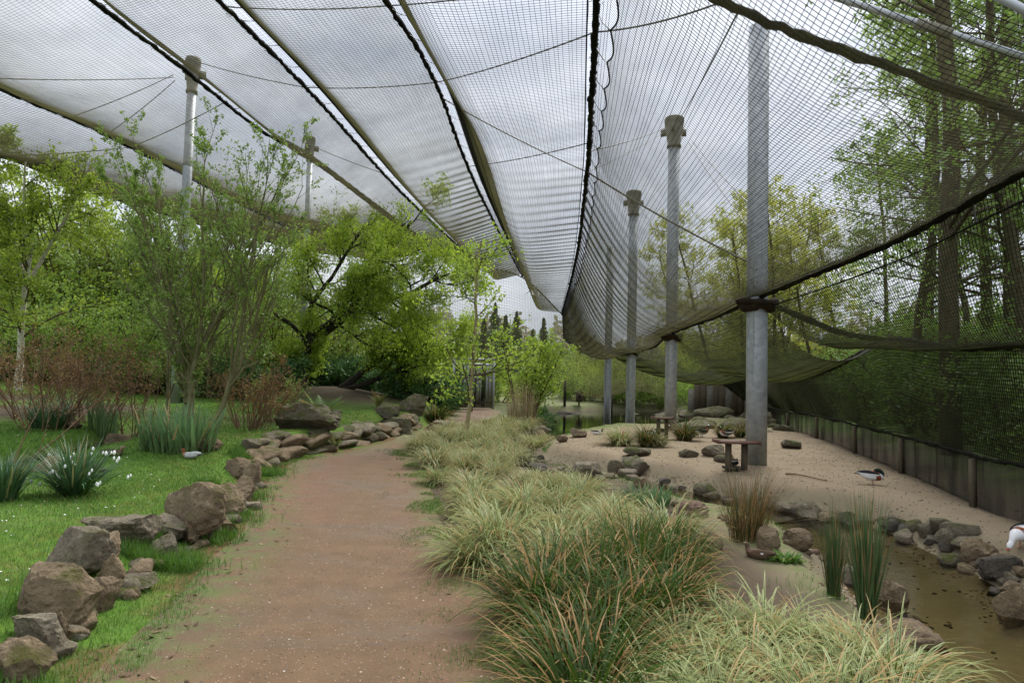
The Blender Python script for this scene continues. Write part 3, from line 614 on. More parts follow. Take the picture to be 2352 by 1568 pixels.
for i, a in enumerate([
    (1350, 1098, 70, 40, 'rock_grey', 'flat-topped grey boulder in the channel at the sand rim'), (1336, 1075, 52, 34, 'rock_moss', 'mossy boulder just behind the flat-topped grey one'), (1412, 1090, 34, 30, 'rock_moss', 'small upright mossy stone alone on the sand rim'), (1462, 1100, 74, 48, 'rock_moss', 'square mossy block at the sand rim'), (1466, 1068, 72, 20, 'rock_moss', 'low mossy dome behind the square block'), (1476, 1122, 46, 26, 'rock', 'brown stone in front of the square mossy block'),
    (1585, 1050, 56, 18, 'rock_moss', 'mossy rock barely showing out of the sand'), (1645, 1050, 72, 30, 'rock_grey', 'wedge-shaped grey rock near the feeding table'), (1668, 1062, 60, 16, 'rock_moss', 'flat mossy slab beside the feeding table'), (1825, 1030, 60, 20, 'rock_moss', 'rounded mossy rock on the sand by the fabric fence'), (1330, 1005, 50, 22, 'rock_tan', 'leaning tan slab at the pond edge of the sand'), (1292, 1015, 34, 18, 'rock_tan', 'little tan stone beside the leaning slab'),
    (1640, 1262, 62, 40, 'rock_red', 'broad reddish stone half buried beside the brown rushes'), (1770, 1262, 62, 50, 'rock', 'dark boulder behind the resting brown duck'), (1835, 1262, 76, 42, 'rock_tan', 'orange tan boulder on the near stream bank'), (1590, 1185, 90, 34, 'rock_red', 'flat reddish slab at the edge of the stream'), (2052, 1408, 88, 72, 'rock_tan', 'tall tan boulder behind the blue-green rushes'), (1960, 1352, 54, 50, 'rock_grey', 'grey boulder between the two rush clumps'),
    (2110, 1492, 140, 52, 'rock_tan', 'wide flat tan rock at the lower edge of the stream'), (2265, 1290, 80, 52, 'rock', 'big striped brown rock on the stream bank'), (2318, 1330, 100, 56, 'rock_wet', 'smooth dark wet rock by the picking shelduck'), (2345, 1440, 74, 90, 'rock', 'large brown boulder cut by the frame edge over the stream'), (2190, 1260, 62, 44, 'rock_moss', 'greenish round stone on the stream bank'), (1872, 1160, 62, 40, 'rock_grey', 'pale grey boulder at the bend of the sand edging'), (1920, 1165, 80, 34, 'rock', 'brown boulder with a flat top at the bend of the sand edging'), (1148, 1318, 40, 60, 'rock', 'dark rounded rock under the sedge beside the path'), (1040, 1190, 45, 40, 'rock_tan', 'tan stone half hidden by sedge at the path edge')]):
    boulder(*a, 200 + i, .15 * i, (0, .08), group=GS, sub=3, tight=.6)
# mossy rock ledges behind the sand
t = thing('rock_ledge', 'mossy stepped rock ledge between the masts and the far fence', 'rock ledge', atY(1650, 27))
r = np.random.default_rng(8)
for a, b, w, h in [(1600, 985, 160, 36), (1700, 985, 150, 40), (1560, 962, 150, 34), (1640, 958, 170, 40), (1740, 972, 130, 44), (1590, 936, 120, 34), (1690, 950, 120, 34), (1510, 952, 110, 34), (1540, 940, 110, 30), (1800, 990, 90, 26), (1620, 925, 80, 22)] + [(r.uniform(1500, 1790), r.uniform(930, 1000), r.uniform(30, 80), r.uniform(14, 26)) for _ in range(60)]:
    p = onland(a, b); p[1] = np.clip(p[1], 18, 38); p = atY(a, p[1]); sc = p[1] / FPX
    put_rock(RK['rock_moss'][r.integers(5)], 'stone', (p[0], p[1], p[2] - .1), (w * sc * .55, w * sc * .45, h * sc * .95), r.uniform(-.3, .3), (0, r.normal() * .06), t, sink=.15)
# ------------------------------------------------------------------ masts
def mast(px, pybase, Y, r, ztop, collar, capped, label, lean=0, zb=None, group='galvanised masts of the aviary'):
    b = atY(px, Y)
    if zb is not None: b[2] = zb
    t = thing('mast', label, 'mast', b, 0, group); h = ztop - b[2]
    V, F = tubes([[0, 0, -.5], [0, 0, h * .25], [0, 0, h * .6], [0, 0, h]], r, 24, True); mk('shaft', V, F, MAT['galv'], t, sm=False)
    if capped:
        V, F = tubes([[0, 0, h - .02], [0, 0, h + .06], [0, 0, h + .07], [0, 0, h + .85], [0, 0, h + .95], [0, 0, h + 1.0]], np.array([r * 1.25, r * 1.25, r * 1.05, r * 1.7, r * 1.7, r * 1.5]), 18, True); c = mk('cap', V, F, MAT['cap'], t)
        for a in (0.4, 2.5, 4.4):
            V, F = box([math.cos(a) * r * 1.8, math.sin(a) * r * 1.8, h + .55], [.25, .08, .22], a); mk('cable_lug', V, F, MAT['cap'], c)
    if collar is not None:
        z = collar - b[2]; rr = np.random.default_rng(int(px)); a = np.linspace(0, 2 * math.pi, 40)
        ring = np.c_[np.cos(a) * (r + .05), np.sin(a) * (r + .05), z + .03 * np.sin(a * 3)]; V, F = tubes(ring, np.full(40, .085) + rr.random(40) * .03, 8); m = MB().add(V, F)
        ring = np.c_[np.cos(a) * (r + .13), np.sin(a) * (r + .13), z + .07 + .03 * np.cos(a * 2)]; V, F = tubes(ring, .05 + rr.random(40) * .03, 6); m.add(V, F); m.out('collar', MAT['debris'], t)
    return t
COLR = .19
mast(1738, 1060, 12.8, COLR, 8.5, 3.10, False, 'nearest thick galvanised mast rising from the sand beside the feeding table')
mast(1541, 978, 22.3, COLR, 9.45, 3.10, True, 'second galvanised mast with a tapered cap behind the feeding table')
mast(1449, 985, 28.2, COLR, 8.6, 2.85, True, 'third galvanised mast standing at the sand edge of the pond', zb=-.4)
mast(1396, 965, 35.2, COLR, 8.6, 3.05, False, 'farthest galvanised mast standing in the pond water', zb=-.5)
mast(405, 980, 19.0, .125, 9.5, None, True, 'capped mast rising behind the multi-stemmed willow')
mast(690, 900, 27.5, .115, 10.3, None, True, 'capped mast showing faintly above the dark spreading tree')
mast(197, 800, 33.0, .20, 8.6, None, False, 'pale mast standing among the trees behind the birch')

# ------------------------------------------------------------------ ropes and nets
def rope3(pts): return catmull(np.array([U(a, b, c) for a, b, c in pts]), 14)
ROPE = dict(
    R0=rope3([(-520, -20, 10.5), (-300, 60, 11.8), (0, 205, 14.6), (200, 290, 17), (400, 390, 20.5), (600, 492, 26.5), (800, 585, 41)]),
    R1=rope3([(-700, -560, 6.5), (-30, -200, 9.6), (210, 0, 11.9), (410, 150, 14.3), (600, 300, 18.1), (700, 356, 20), (870, 480, 26), (990, 565, 41)]),
    R2=rope3([(-200, -700, 6.0), (310, -200, 9.5), (500, 0, 11.9), (720, 220, 15.9), (940, 460, 24.7), (1100, 608, 41.5)]),
    R3=rope3([(480, -700, 6.0), (760, -200, 8.9), (885, 0, 11.1), (1000, 190, 14.2), (1100, 440, 21.8), (1200, 635, 42)]),
    R4=rope3([(1400, -700, 4.6), (1385, -200, 6.3), (1370, 0, 7.9), (1355, 300, 12.3), (1346, 420, 15), (1322, 600, 24), (1291, 720, 41.5)]),
    RC=rope3([(4200, -420, 3.0), (2900, 130, 4.7), (2352, 395, 6.9), (2050, 555, 9.0), (1740, 682, 12.8), (1640, 728, 17), (1541, 765, 22.3), (1500, 796, 25), (1449, 806, 28.2), (1425, 812, 31.5), (1396, 808, 35.2), (1340, 770, 38.5), (1291, 722, 41.5)]),
)
# low outer edge beyond the hedge, and the outer edge above the fabric fence
ROPE['RM'] = rope3([(-900, 240, 12), (-300, 315, 16), (0, 362, 20), (200, 440, 26), (480, 520, 34), (640, 548, 42)])
ROPE['RL'] = rope3([(3900, 810, 4.0), (2750, 800, 6.0), (2352, 792, 7.6), (2180, 795, 10), (2035, 780, 12.9), (1960, 820, 15), (1860, 862, 19), (1780, 845, 23.5), (1710, 868, 28), (1640, 852, 34), (1585, 860, 42)])
def at_y(name):
    P = ROPE[name]; P = P[np.argsort(P[:, 1])]
    return lambda y: np.stack([np.interp(y, P[:, 1], P[:, 0]), y, np.interp(y, P[:, 1], P[:, 2])], -1)
def hairy(P, r, seed, k=7):
    P = resample(P, step=.11); g = np.random.default_rng(seed); n = len(P)
    rad = r * (.75 + .5 * g.random(n)); V, F = tubes(P + g.normal(size=P.shape) * r * .18, rad, k, True); m = MB().add(V, F)
    q = P[g.integers(0, n, n * 5)] + g.normal(size=(n * 5, 3)) * r * .6; d = nrm(g.normal(size=(n * 5, 3)) + [0, 0, -.5]); e = q + d * g.uniform(.6, 1.7, (n * 5, 1)) * r
    w = nrm(np.cross(d, g.normal(size=d.shape))) * .006; m.add(np.stack([q - w, q + w, e], 1).reshape(-1, 3), np.arange(n * 15).reshape(-1, 3)); return m
def rope(key, label, r=.038, seed=1, P=None):
    P = ROPE[key] if P is None else P; m = hairy(P, r, seed); return tag(m.out('rope', MAT['rope'], loc=P[len(P) // 2]), label, 'rope', 'mossy ropes carrying the net')
rope('R0', 'thick mossy rope nearest the hedge, low above the willow', .045, 1)
rope('R1', 'thick mossy rope passing under the capped mast by the willow', .048, 2)
rope('R2', 'thick mossy rope between the capped mast and the middle of the net', .048, 3)
rope('R3', 'mossy rope beside the widest dense olive fold of the net', .045, 4)
rope('R4', 'black rope running steeply down between two scalloped net edges', .05, 5)
rope('RC', 'mossy rope joining the collars of the row of masts', .055, 6)
rope('RL', 'dark rope full of leaf litter along the outer net edge above the fabric fence', .05, 7)
RT = rope3([(1560, -70, 6.6), (1650, 0, 6.9), (1800, 68, 7.0), (2000, 140, 7.0), (2200, 212, 6.9), (2352, 268, 6.8), (2600, 360, 6.6)])
rope('', 'thick mossy rope slanting down across the upper corner by the tall trunks', .055, 8, RT)
BK = rope3([(640, 560, 42), (800, 585, 42), (990, 563, 42), (1100, 609, 42), (1200, 637, 42), (1291, 722, 41.5)])
rope('', 'slack rope along the far end of the net roof above the gate', .04, 9, BK)
RS = rope3([(1745, 690, 12.8), (1830, 722, 12.9), (1930, 762, 12.9), (2035, 782, 12.9)])
rope('', 'littered rope from the nearest mast collar out to the side net', .055, 10, RS)

def hang(x, x1, w):
    a = x / x1; b = (w - x) / (w - x1); return np.maximum((a + b - np.sqrt((a - b) ** 2 + .12)) / 2, 0)
def net_panel(label, fa, fb, ns, nt, sag, cell, length, width, gap=0.0, fold=None, scallop=0, mat='net', group='net panels of the aviary roof', strand='strand', sr=.0023, lstep=.4, edge_r=.012, tsk=1.0, drop=0, gap_b=0.0):
    """fa, fb: edges over s in 0..1; a sagging cloth between them; strands are round twine, the fine weave is the sheet"""
    def P(s, t):
        s = np.asarray(s, float); t = np.asarray(t, float) + 0 * s; A, B = fa(s), fb(s); L = np.linalg.norm(B - A, axis=-1, keepdims=True)
        p = A + (B - A) * t[..., None]; tt = t ** tsk
        k = 4 * tt * (1 - tt) if not drop else hang(np.maximum(t * width - gap, 0), drop, width - gap); sg = sag(s) if callable(sag) else sag
        p = p.copy(); p[..., 2] -= k * sg
        if fold is not None: p[..., 2] += fold(s, t)
        return p
    base = P(np.array([.5]), np.array([.5]))[0]
    t_ = thing('net_panel', label, 'netting', base, 0, group)
    sg_, tg_ = np.meshgrid(np.linspace(0, 1, ns), np.linspace(0, 1, nt), indexing='ij')
    g0 = gap + (scallop * np.abs(np.sin(sg_ * length * math.pi / .9)) if scallop else 0); g0 = g0 / width; g1 = gap_b / width
    V = P(sg_, g0 + (1 - g0 - g1) * tg_); i = np.arange(ns - 1)[:, None] * nt; j = np.arange(nt - 1)[None]
    F = np.stack([i + j, i + j + 1, i + nt + j + 1, i + nt + j], -1).reshape(-1, 4)
    mk('fine_mesh', V.reshape(-1, 3), F, MAT[mat], t_, sm=True, loc=base)
    m = MB(); na = max(3, int(width / cell)); nl = max(4, int(length / lstep)); g = np.random.default_rng(int(abs(base[0] * 100)))
    tt = np.repeat((np.arange(na) + .5)[:, None] / na, nl, 1) + (vnoise(np.repeat(np.arange(na)[:, None], nl, 1), np.repeat(np.linspace(0, 30, nl)[None], na, 0), .7) - .5) * .012; ss = np.repeat(np.linspace(0, 1, nl)[None], na, 0)
    V, F = tubes(P(ss, np.clip(tt, 0, 1)), sr, 3); m.add(V, F)
    nc = int(length / cell); nk = max(8, int(width / .28)); ss = np.repeat((np.arange(nc) + .5)[:, None] / nc, nk, 1); tt = np.repeat(np.linspace(0, 1, nk)[None], nc, 0)
    V, F = tubes(P(ss, tt), sr, 3); m.add(V, F); o = m.out('strands', MAT[strand], t_, loc=base)
    if gap:
        s1 = np.linspace(0, 1, max(20, int(length / .1))); gg = (gap + (scallop * np.abs(np.sin(s1 * length * math.pi / .9)) if scallop else 0)) / width
        V, F = tubes(P(s1, gg), edge_r, 5); mk('edge_cord', V, F, MAT['rope'], t_, loc=base)
        k = int(length / .9); s2 = (np.arange(k)) / k; A = P(s2, 0 * s2); B = P(s2, 0 * s2 + gap / width)
        V, F = tubes(np.stack([A, (A + B) / 2 + [0, 0, -.03], B], 1), .007, 4); tag(mk('lacing', V, F, MAT['cable'], t_, loc=base), kind='stuff')
    if gap_b:
        s1 = np.linspace(0, 1, max(20, int(length / .1))); V, F = tubes(P(s1, 0 * s1 + 1 - g1), edge_r, 5); mk('edge_cord', V, F, MAT['rope'], t_, loc=base)
    return t_, P
def bay(a, b, y0, y1): 
    fa, fb = at_y(a), at_y(b); return (lambda s: fa(y0 + (y1 - y0) * s), lambda s: fb(y0 + (y1 - y0) * s))
def folds(y0, y1, start, amp, wl=.55, side=0):
    def f(s, t):
        y = y0 + (y1 - y0) * s; k = smooth(start, start + 10, y); prof = np.exp(-((t - side) / .45) ** 2)
        return k * amp * prof * np.sin(y * 2 * math.pi / wl + 2.2 * np.sin(y * .9) + 3 * t)
    return f
a, b = bay('RM', 'R0', 12, 41); net_panel('outermost net panel sloping down behind the hedge, looking dark brown', a, b, 90, 24, .35, .09, 30, 6, sr=.0034)
a, b = bay('R0', 'R1', 10.6, 41); net_panel('flat net panel over the willow with thin crossing cables', a, b, 150, 30, .55, .062, 31, 3.4, gap=.30)
a, b = bay('R1', 'R2', 6.6, 41); net_panel('net panel with an olive fold just inside the capped mast rope', a, b, 420, 64, .62, .062, 35, 3.2, gap=.34, fold=folds(6.6, 41, 16, .016), drop=.85, sr=.003)
a, b = bay('R2', 'R3', 6.1, 41); net_panel('net panel sagging over the middle of the path', a, b, 420, 64, .85, .062, 35, 3.2, gap=.34, fold=folds(6.1, 41, 14, .018, .6, 1), drop=.9, sr=.003)
a, b = bay('R3', 'R4', 6.1, 41); net_panel('large net panel with the widest dense olive fold and rows of wrinkles', a, b, 460, 64, 1.35, .060, 36, 3.4, gap=.30, fold=folds(6.1, 41, 10, .02, .6, 1), drop=1.0, sr=.003, gap_b=.10, mat='net_near')
a, b = bay('R4', 'RC', 4.7, 41); net_panel('big near net panel falling from the black rope to the collars of the masts', a, b, 480, 50, lambda s: (.75 + .7 * s), .055, 38, 4.6, gap=.20, scallop=.07, fold=folds(4.7, 41, 10, .018, .7, 0), sr=.0036, mat='net_near')
# side nets
a, b = bay('RC', 'RL', 3.2, 12.9); net_panel('side net hanging from the mast rope to the littered outer rope', a, b, 90, 40, .50, .052, 10, 2.6, gap=.20, sr=.0046, strand='strand_olive', mat='net_side')
a, b = bay('RC', 'RL', 12.9, 41); net_panel('far side net sweeping from the mast collars to the fence', a, b, 170, 34, .75, .065, 29, 3.6, sr=.005, strand='strand_olive', mat='net_side')
WB = WALLP[np.argsort(WALLP[:, 1])]
def fence_at(y, h): 
    x = np.interp(y, WB[:, 1], WB[:, 0]); return np.stack([x, y, H(x, y) + h], -1)
rl = at_y('RL'); ya, yb = 4.1, 41
net_panel('green-tinged net curtain hanging down to the fabric fence', lambda s: rl(ya + (yb - ya) * s), lambda s: fence_at(ya + (yb - ya) * s, .62 + .05 * np.sin(s * 60)) + np.array([.12, 0, 0]), 260, 22, lambda s: 0 * s, .056, 38, 1.8, sr=.0058, strand='strand_olive', mat='net_side', fold=lambda s, t: 0 * s)
# end net
bk = lambda s: np.stack([np.interp(s, np.linspace(0, 1, len(BK)), BK[:, i]) for i in range(3)], -1)
bk0 = lambda s: bk(s)
net_panel('pale net curtain closing the far end above the gate and conifers', bk0, lambda s: np.stack([bk(s)[:, 0] if bk(s).ndim == 2 else bk(s)[..., 0], np.full(np.shape(s), 43.5), np.full(np.shape(s), 1.3)], -1), 60, 30, 0, .13, 17, 5.5, sr=.006, mat='net', lstep=.8)
rcy = at_y('RC'); e0 = lambda s: rcy(41.5 - 6.3 * s); 
net_panel('end net beside the pond with a sagging dark lower rope', lambda s: np.where(np.asarray(s)[..., None] < .5, rcy(41.5 - 12.6 * np.asarray(s)), rcy(35.2 + 0 * np.asarray(s)) + (np.asarray(s)[..., None] - .5) * np.array([9.5, 12, -.8])), lambda s: np.stack([2.9 + 7.2 * np.asarray(s), 43 + 0 * np.asarray(s), .85 + .25 * np.cos(np.asarray(s) * 9)], -1), 80, 40, 0, .12, 9, 3, sr=.006, lstep=.5)
# litter caught in the low nets
g = np.random.default_rng(77); m = MB()
for fn, y0, y1, t0, n in [(('RC', 'RL'), 5, 16, .1, 1500), (('R4', 'RC'), 5, 20, .72, 500)]:
    fa, fb = at_y(fn[0]), at_y(fn[1]); y = g.uniform(y0, y1, n); t = t0 + (1 - t0) * g.random(n) ** .7
    A, B = fa(y), fb(y); q = A + (B - A) * t[:, None]; q[:, 2] -= 4 * t * (1 - t) * (.45 if fn[0] == 'RC' else .62) - .01
    d = nrm(g.normal(size=(n, 3))) * g.uniform(.012, .035, (n, 1)); w = nrm(np.cross(d, g.normal(size=(n, 3)))) * .009
    m.add(np.stack([q - d, q + w, q + d, q - w], 1).reshape(-1, 3), np.arange(4 * n).reshape(-1, 4))
tag(m.out('leaf_litter', plain('rusty_litter', (.10, .035, .018), .9, .1)), 'rust-brown leaf bits caught in the low nets around the nearest mast', 'leaf litter', kind='stuff')

# ------------------------------------------------------------------ cables and stays
def snap(px, py, Y):
    """a cable ends on a rope (its name in place of the distance) or at a mast"""
    if not isinstance(Y, str): return U(px, py, Y)
    P = RT if Y == 'RT' else ROPE[Y]; c = P - [0, 0, EYE]; d = c @ fwd; ok = d > .5; q = np.c_[PW / 2 + FPX * (c @ rgt) / np.where(ok, d, 1), PH / 2 - FPX * (c @ upv) / np.where(ok, d, 1)]
    e = np.hypot(q[:, 0] - px, q[:, 1] - py) + np.where(ok, 0, 1e9); return P[e.argmin()]
def cable(a, b, label, r=.012, sag=.06, mat='cable'):
    A, B = snap(*a), snap(*b); t = np.linspace(0, 1, 14)[:, None]; P = A + (B - A) * t; P[:, 2] -= (4 * t * (1 - t) * sag)[:, 0]
    V, F = tubes(P, r, 5); return tag(mk('cable', V, F, MAT[mat], loc=P[7]), label, 'cable', 'steel cables under the net')
cable((398, 172, 19.0), (150, 270, 'R0'), 'steel cable from the willow mast cap out to the hedge rope')
cable((398, 178, 19.0), (-60, 195, 'R0'), 'steel cable from the willow mast cap past the hedge rope to the frame edge')
cable((402, 185, 19.0), (250, 310, 'R0'), 'thin cable dropping steeply from the willow mast cap to the hedge')
cable((525, 238, 'R1'), (300, 345, 'R0'), 'cable crossing from the capped mast rope to the hedge rope')
cable((300, 345, 'R0'), (-40, 425, 'RM'), 'cable continuing beyond the hedge rope to the frame edge')
cable((430, 135, 18.8), (700, 195, 'R2'), 'long cable from the willow mast cap to the next rope')
cable((700, 195, 'R2'), (1000, 190, 'R3'), 'cable crossing the middle net panel from rope to rope')
cable((520, 20, 'R2'), (890, 10, 'R3'), 'cable near the top edge between the two middle ropes')
cable((1000, 190, 'R3'), (1370, 70, 'R4'), 'cable rising from the olive fold to the black rope')
cable((890, 20, 'R3'), (1372, -60, 'R4'), 'upper cable across the widest net panel')
cable((1370, 70, 'R4'), (1660, 5, 'RT'), 'cable from the black rope up to the slanting rope')
cable((1075, 380, 'R3'), (1347, 330, 'R4'), 'cable slanting over the lower olive fold')
cable((1347, 345, 'R4'), (1525, 295, 22.2), 'cable from the black rope to the second mast cap')
cable((1340, 395, 'R4'), (1528, 302, 22.2), 'second thin cable from the black rope to the second mast cap', .009)
cable((1580, 325, 22), (1725, 530, 13.0), 'cable from the second mast cap down to the nearest mast')
cable((1585, 318, 22), (1722, 470, 13.0), 'upper cable between the second mast cap and the nearest mast')
cable((1560, 275, 22), (1690, 30, 'RT'), 'dark thin line rising from the second mast cap to the slanting rope')
cable((1020, 215, 'R3'), (1342, 400, 'R4'), 'cable dropping from the middle rope to the black rope', .014)
cable((1340, 400, 'R4'), (1715, 600, 12.8), 'heavy cable from the black rope to the nearest mast', .020, mat='cap')
cable((1470, 475, 28), (1640, 730, 'RC'), 'cable from the third mast cap down to the mast rope')
cable((690, 322, 27), (870, 400, 'R2'), 'cable from the mast above the dark tree to the middle rope')
def pipe(a, b, label, r=.045):
    A, B = U(*a), U(*b); t = thing('stay_pipe', label, 'pipe', (A + B) / 2, 0, 'galvanised stays outside the net'); V, F = tubes(np.stack([A, A + (B - A) * .5, B]), r, 10, True); mk('tube', V, F, MAT['pipe'], t, loc=(A + B) / 2)
    V, F = tubes(np.stack([A + (B - A) * .52, A + (B - A) * .62]), r * 1.45, 10, True); mk('sleeve', V, F, MAT['cap'], t, loc=(A + B) / 2)
pipe((1700, -75, 9.5), (2500, 178, 9.0), 'long galvanised stay pipe crossing in front of the tall trunks', .05)
pipe((2150, -80, 8.5), (2560, 130, 8.0), 'short galvanised stay pipe in the topmost corner', .055)

# ------------------------------------------------------------------ fabric fence
ft = thing('fabric_fence', 'dark fabric fence with wooden posts closing the sand bank', 'fence', fence_at(np.array([12.0]), 0)[0]); fl = np.array(ft.location)
ys = [3.5, 6.0, 9.0, 12.3, 15.8, 20, 24.5, 29.5, 34, 40.5]
for i in range(len(ys) - 1):
    y = np.linspace(ys[i], ys[i + 1], 40); wob = .014 * np.sin(y * 7 + i) + .006 * np.sin(y * 23); rows = []
    for k, h in enumerate([-.05, .12, .3, .48, .64]):
        p = fence_at(y, h); p[:, 0] += wob * (1 if 0 < k < 4 else .4) + .03; rows.append(p)
    V = np.stack(rows, 1).reshape(-1, 3); ii = np.arange(39)[:, None] * 5; jj = np.arange(4)[None]; F = np.stack([ii + jj, ii + jj + 1, ii + 5 + jj + 1, ii + 5 + jj], -1).reshape(-1, 4); mk('fabric_panel', V, F, MAT['fabric'], ft, sm=True, loc=fl)
    p = fence_at(np.array([ys[i]]), 0)[0] + [-.03, 0, .26]; V, F = box(p, [.075, .06, .72], .3); mk('post', V, F, MAT['wood'], ft, loc=fl)
p = np.concatenate([fence_at(np.linspace(3.5, 40.5, 300), .65)]); p[:, 0] += .02; m = hairy(p, .025, 5); m.out('top_rope', MAT['rope'], ft, loc=fl)
# far pale boards behind the masts
ft2 = thing('board_fence', 'grey board screen far behind the second mast', 'fence', atY(1650, 37)); fl = np.array(ft2.location)
for i, px in enumerate(np.arange(1588, 1790, 14.5)):
    b = atY(px, 38.2 - i * .55); V, F = box(b + [0, 0, .85], [.34, .035, 1.75 + .06 * math.sin(i * 3)], -.5); mk('board', V, F, MAT['wood'] if i % 3 else MAT['cap'], ft2, loc=fl)
# ------------------------------------------------------------------ plants
def grow(g, p, d, L, r, segs, wob, trop, taper=.45):
    m = len(p); P = np.zeros((m, segs + 1, 3)); P[:, 0] = p; D = np.zeros_like(P); d = nrm(d); D[:, 0] = d
    for i in range(segs):
        d = nrm(d + g.normal(size=(m, 3)) * wob + np.array([0, 0, 1.0]) * trop); P[:, i + 1] = P[:, i] + d * (L / segs)[:, None]; D[:, i + 1] = d
    R = r[:, None] * (1 - (1 - taper) * np.linspace(0, 1, segs + 1)[None]); return P, D, R
def along(P, D, R, t):
    """points at parameters t (m,n) on each of m branches"""
    m, k, _ = P.shape; f = t * (k - 1); i = np.minimum(f.astype(int), k - 2); f = (f - i)[..., None]; a = np.arange(m)[:, None]
    return P[a, i] * (1 - f) + P[a, i + 1] * f, D[a, i], R[a, i]
def spawn(g, P, D, R, L, n, t0, t1, a0, a1, l0, l1, rr):
    m = len(P); t = g.uniform(t0, t1, (m, n)); p, d, r = along(P, D, R, t); ang = np.radians(g.uniform(a0, a1, (m, n)))[..., None]
    s = nrm(np.cross(d, g.normal(size=d.shape))); dd = d * np.cos(ang) + s * np.sin(ang)
    Lk = L[:, None] * g.uniform(l0, l1, (m, n)) * (1.15 - .5 * t)
    return p.reshape(-1, 3), dd.reshape(-1, 3), Lk.ravel(), (r * rr).ravel()
def leaves(g, c, size, aspect=.5, droop=.3, up=.6, clump=None):
    n = len(c); a = nrm(g.normal(size=(n, 3)) + [0, 0, -droop]); nn = nrm(g.normal(size=(n, 3)) + [0, 0, up]); b = nrm(np.cross(a, nn)); sz = size * g.uniform(.6, 1.3, (n, 1))
    V = np.stack([c - a * sz * .5, c + b * sz * aspect * .5, c + a * sz * .5, c - b * sz * aspect * .5], 1).reshape(-1, 3)
    v = g.random(n) * .55 + (vnoise(c[:, 0] * 1.3 + c[:, 2], c[:, 1] * 1.3 - c[:, 2] * .7, .9) * .45 if clump is None else clump * .45)
    return V, np.arange(4 * n).reshape(-1, 4), np.repeat(np.c_[v, v, v], 4, axis=0)
def build_tree(root, g, stems, levels, leaf, bark, lmat, k=(8, 5, 4, 3), bbark=None):
    """stems: (p,d,L,r,segs,wob,trop); levels: dicts; leaf: (per branch, size, aspect, droop, jitter, t0)"""
    p, d, L, r, segs, wob, trop = stems; p = np.array(p, float); d = np.array(d, float); L = np.array(L, float); r = np.array(r, float)
    P, D, R = grow(g, p, d, L, r, segs, wob, trop); m = MB(); V, F = tubes(P, R, k[0]); m.add(V, F); pts = []
    trunk = m.out('trunk', bark, root, sm=True); mb = MB(); hold = []
    for li, lv in enumerate(levels):
        p, d, L2, r2 = spawn(g, P, D, R, L, lv['n'], lv.get('t0', .3), lv.get('t1', 1), lv['a'][0], lv['a'][1], lv['l'][0], lv['l'][1], lv.get('rr', .6))
        r2 = np.maximum(r2, .0035)
        P, D, R = grow(g, p, d, L2, r2, lv.get('s', 4), lv.get('w', .15), lv.get('up', 0), .4); L = L2
        V, F = tubes(P, R, k[min(li + 1, 3)]); mb.add(V, F); hold.append((P, D, R))
    tag(mb.out('branches', bbark or bark, root, sm=True), kind='stuff')
    n, size, asp, dr, jit, t0 = leaf
    cc = []
    for (P, D, R), fr in zip(hold[-2:] if len(hold) > 1 else hold, (.25, 1) if len(hold) > 1 else (1,)):
        q, _, _ = along(P, D, R, g.uniform(t0, 1, (len(P), max(1, int(n * fr))))); cc.append(q.reshape(-1, 3))
    c = np.concatenate(cc); c = c + g.normal(size=c.shape) * jit
    V, F, v = leaves(g, c, size, asp, dr); mk('crown', V, F, lmat, root, v)
    return root
GT = 'trees and shrubs inside the aviary'
# multi-stemmed willow
g = np.random.default_rng(21); b = onland(425, 985); t = thing('willow', 'multi-stemmed young willow with upright whips behind the iris clump', 'tree', b)
n = 9; az = np.linspace(0, 6.28, n, endpoint=False) + g.normal(size=n) * .3
st = ([[0, 0, -.1]] + [[.02 * math.cos(a), .02 * math.sin(a), 1.0 + g.uniform(-.35, .35)] for a in az] + [[.45, -.1, -.1], [.60, .0, -.1], [-.45, .3, -.1]], [[.10, 0, 1]] + [[math.cos(a) * .55, math.sin(a) * .55, 1.2] for a in az] + [[.5, .1, 1], [.28, -.1, 1], [-.1, 0, 1]], [1.7] + list(g.uniform(2.6, 4.3, n)) + [3.6, 4.2, 3.0], [.13] + [.038] * n + [.045, .05, .04], 9, .05, .05)
build_tree(t, g, st, [dict(n=9, t0=.1, a=(14, 50), l=(.32, .65), rr=.55, s=6, w=.08, up=.12), dict(n=6, t0=.15, a=(15, 45), l=(.25, .5), rr=.6, s=4, w=.08, up=.10), dict(n=4, t0=.2, a=(20, 50), l=(.3, .6), rr=.7, s=3, w=.1, up=.06)], (10, .062, .55, -.1, .025, .0), MAT['bark_olive'], MAT['leaf_willow'])
# birch
g = np.random.default_rng(22); b = atY(46, 19.5); t = thing('birch', 'white-barked birch with forked crown beside the rusty shrubs', 'tree', b)
build_tree(t, g, ([[0, 0, -.2], [0, 0, 3.0], [0, 0, 3.1], [0.02, 0, 2.9]], [[.02, 0, 1], [.5, .1, 1.2], [-.4, -.2, 1.1], [.1, -.3, 1.2]], [4.4, 3.8, 3.2, 3.8], [.105, .06, .05, .05], 9, .05, .03), [dict(n=13, t0=.35, a=(35, 75), l=(.3, .55), rr=.4, s=6, w=.12, up=-.02), dict(n=8, t0=.15, a=(30, 65), l=(.3, .5), rr=.5, s=4, w=.14, up=-.06), dict(n=4, t0=.2, a=(30, 60), l=(.4, .6), rr=.7, s=3, w=.15, up=-.08)], (11, .085, .65, .3, .07, .0), MAT['bark_birch'], MAT['leaf_birch'], bbark=MAT['bark_brown'])
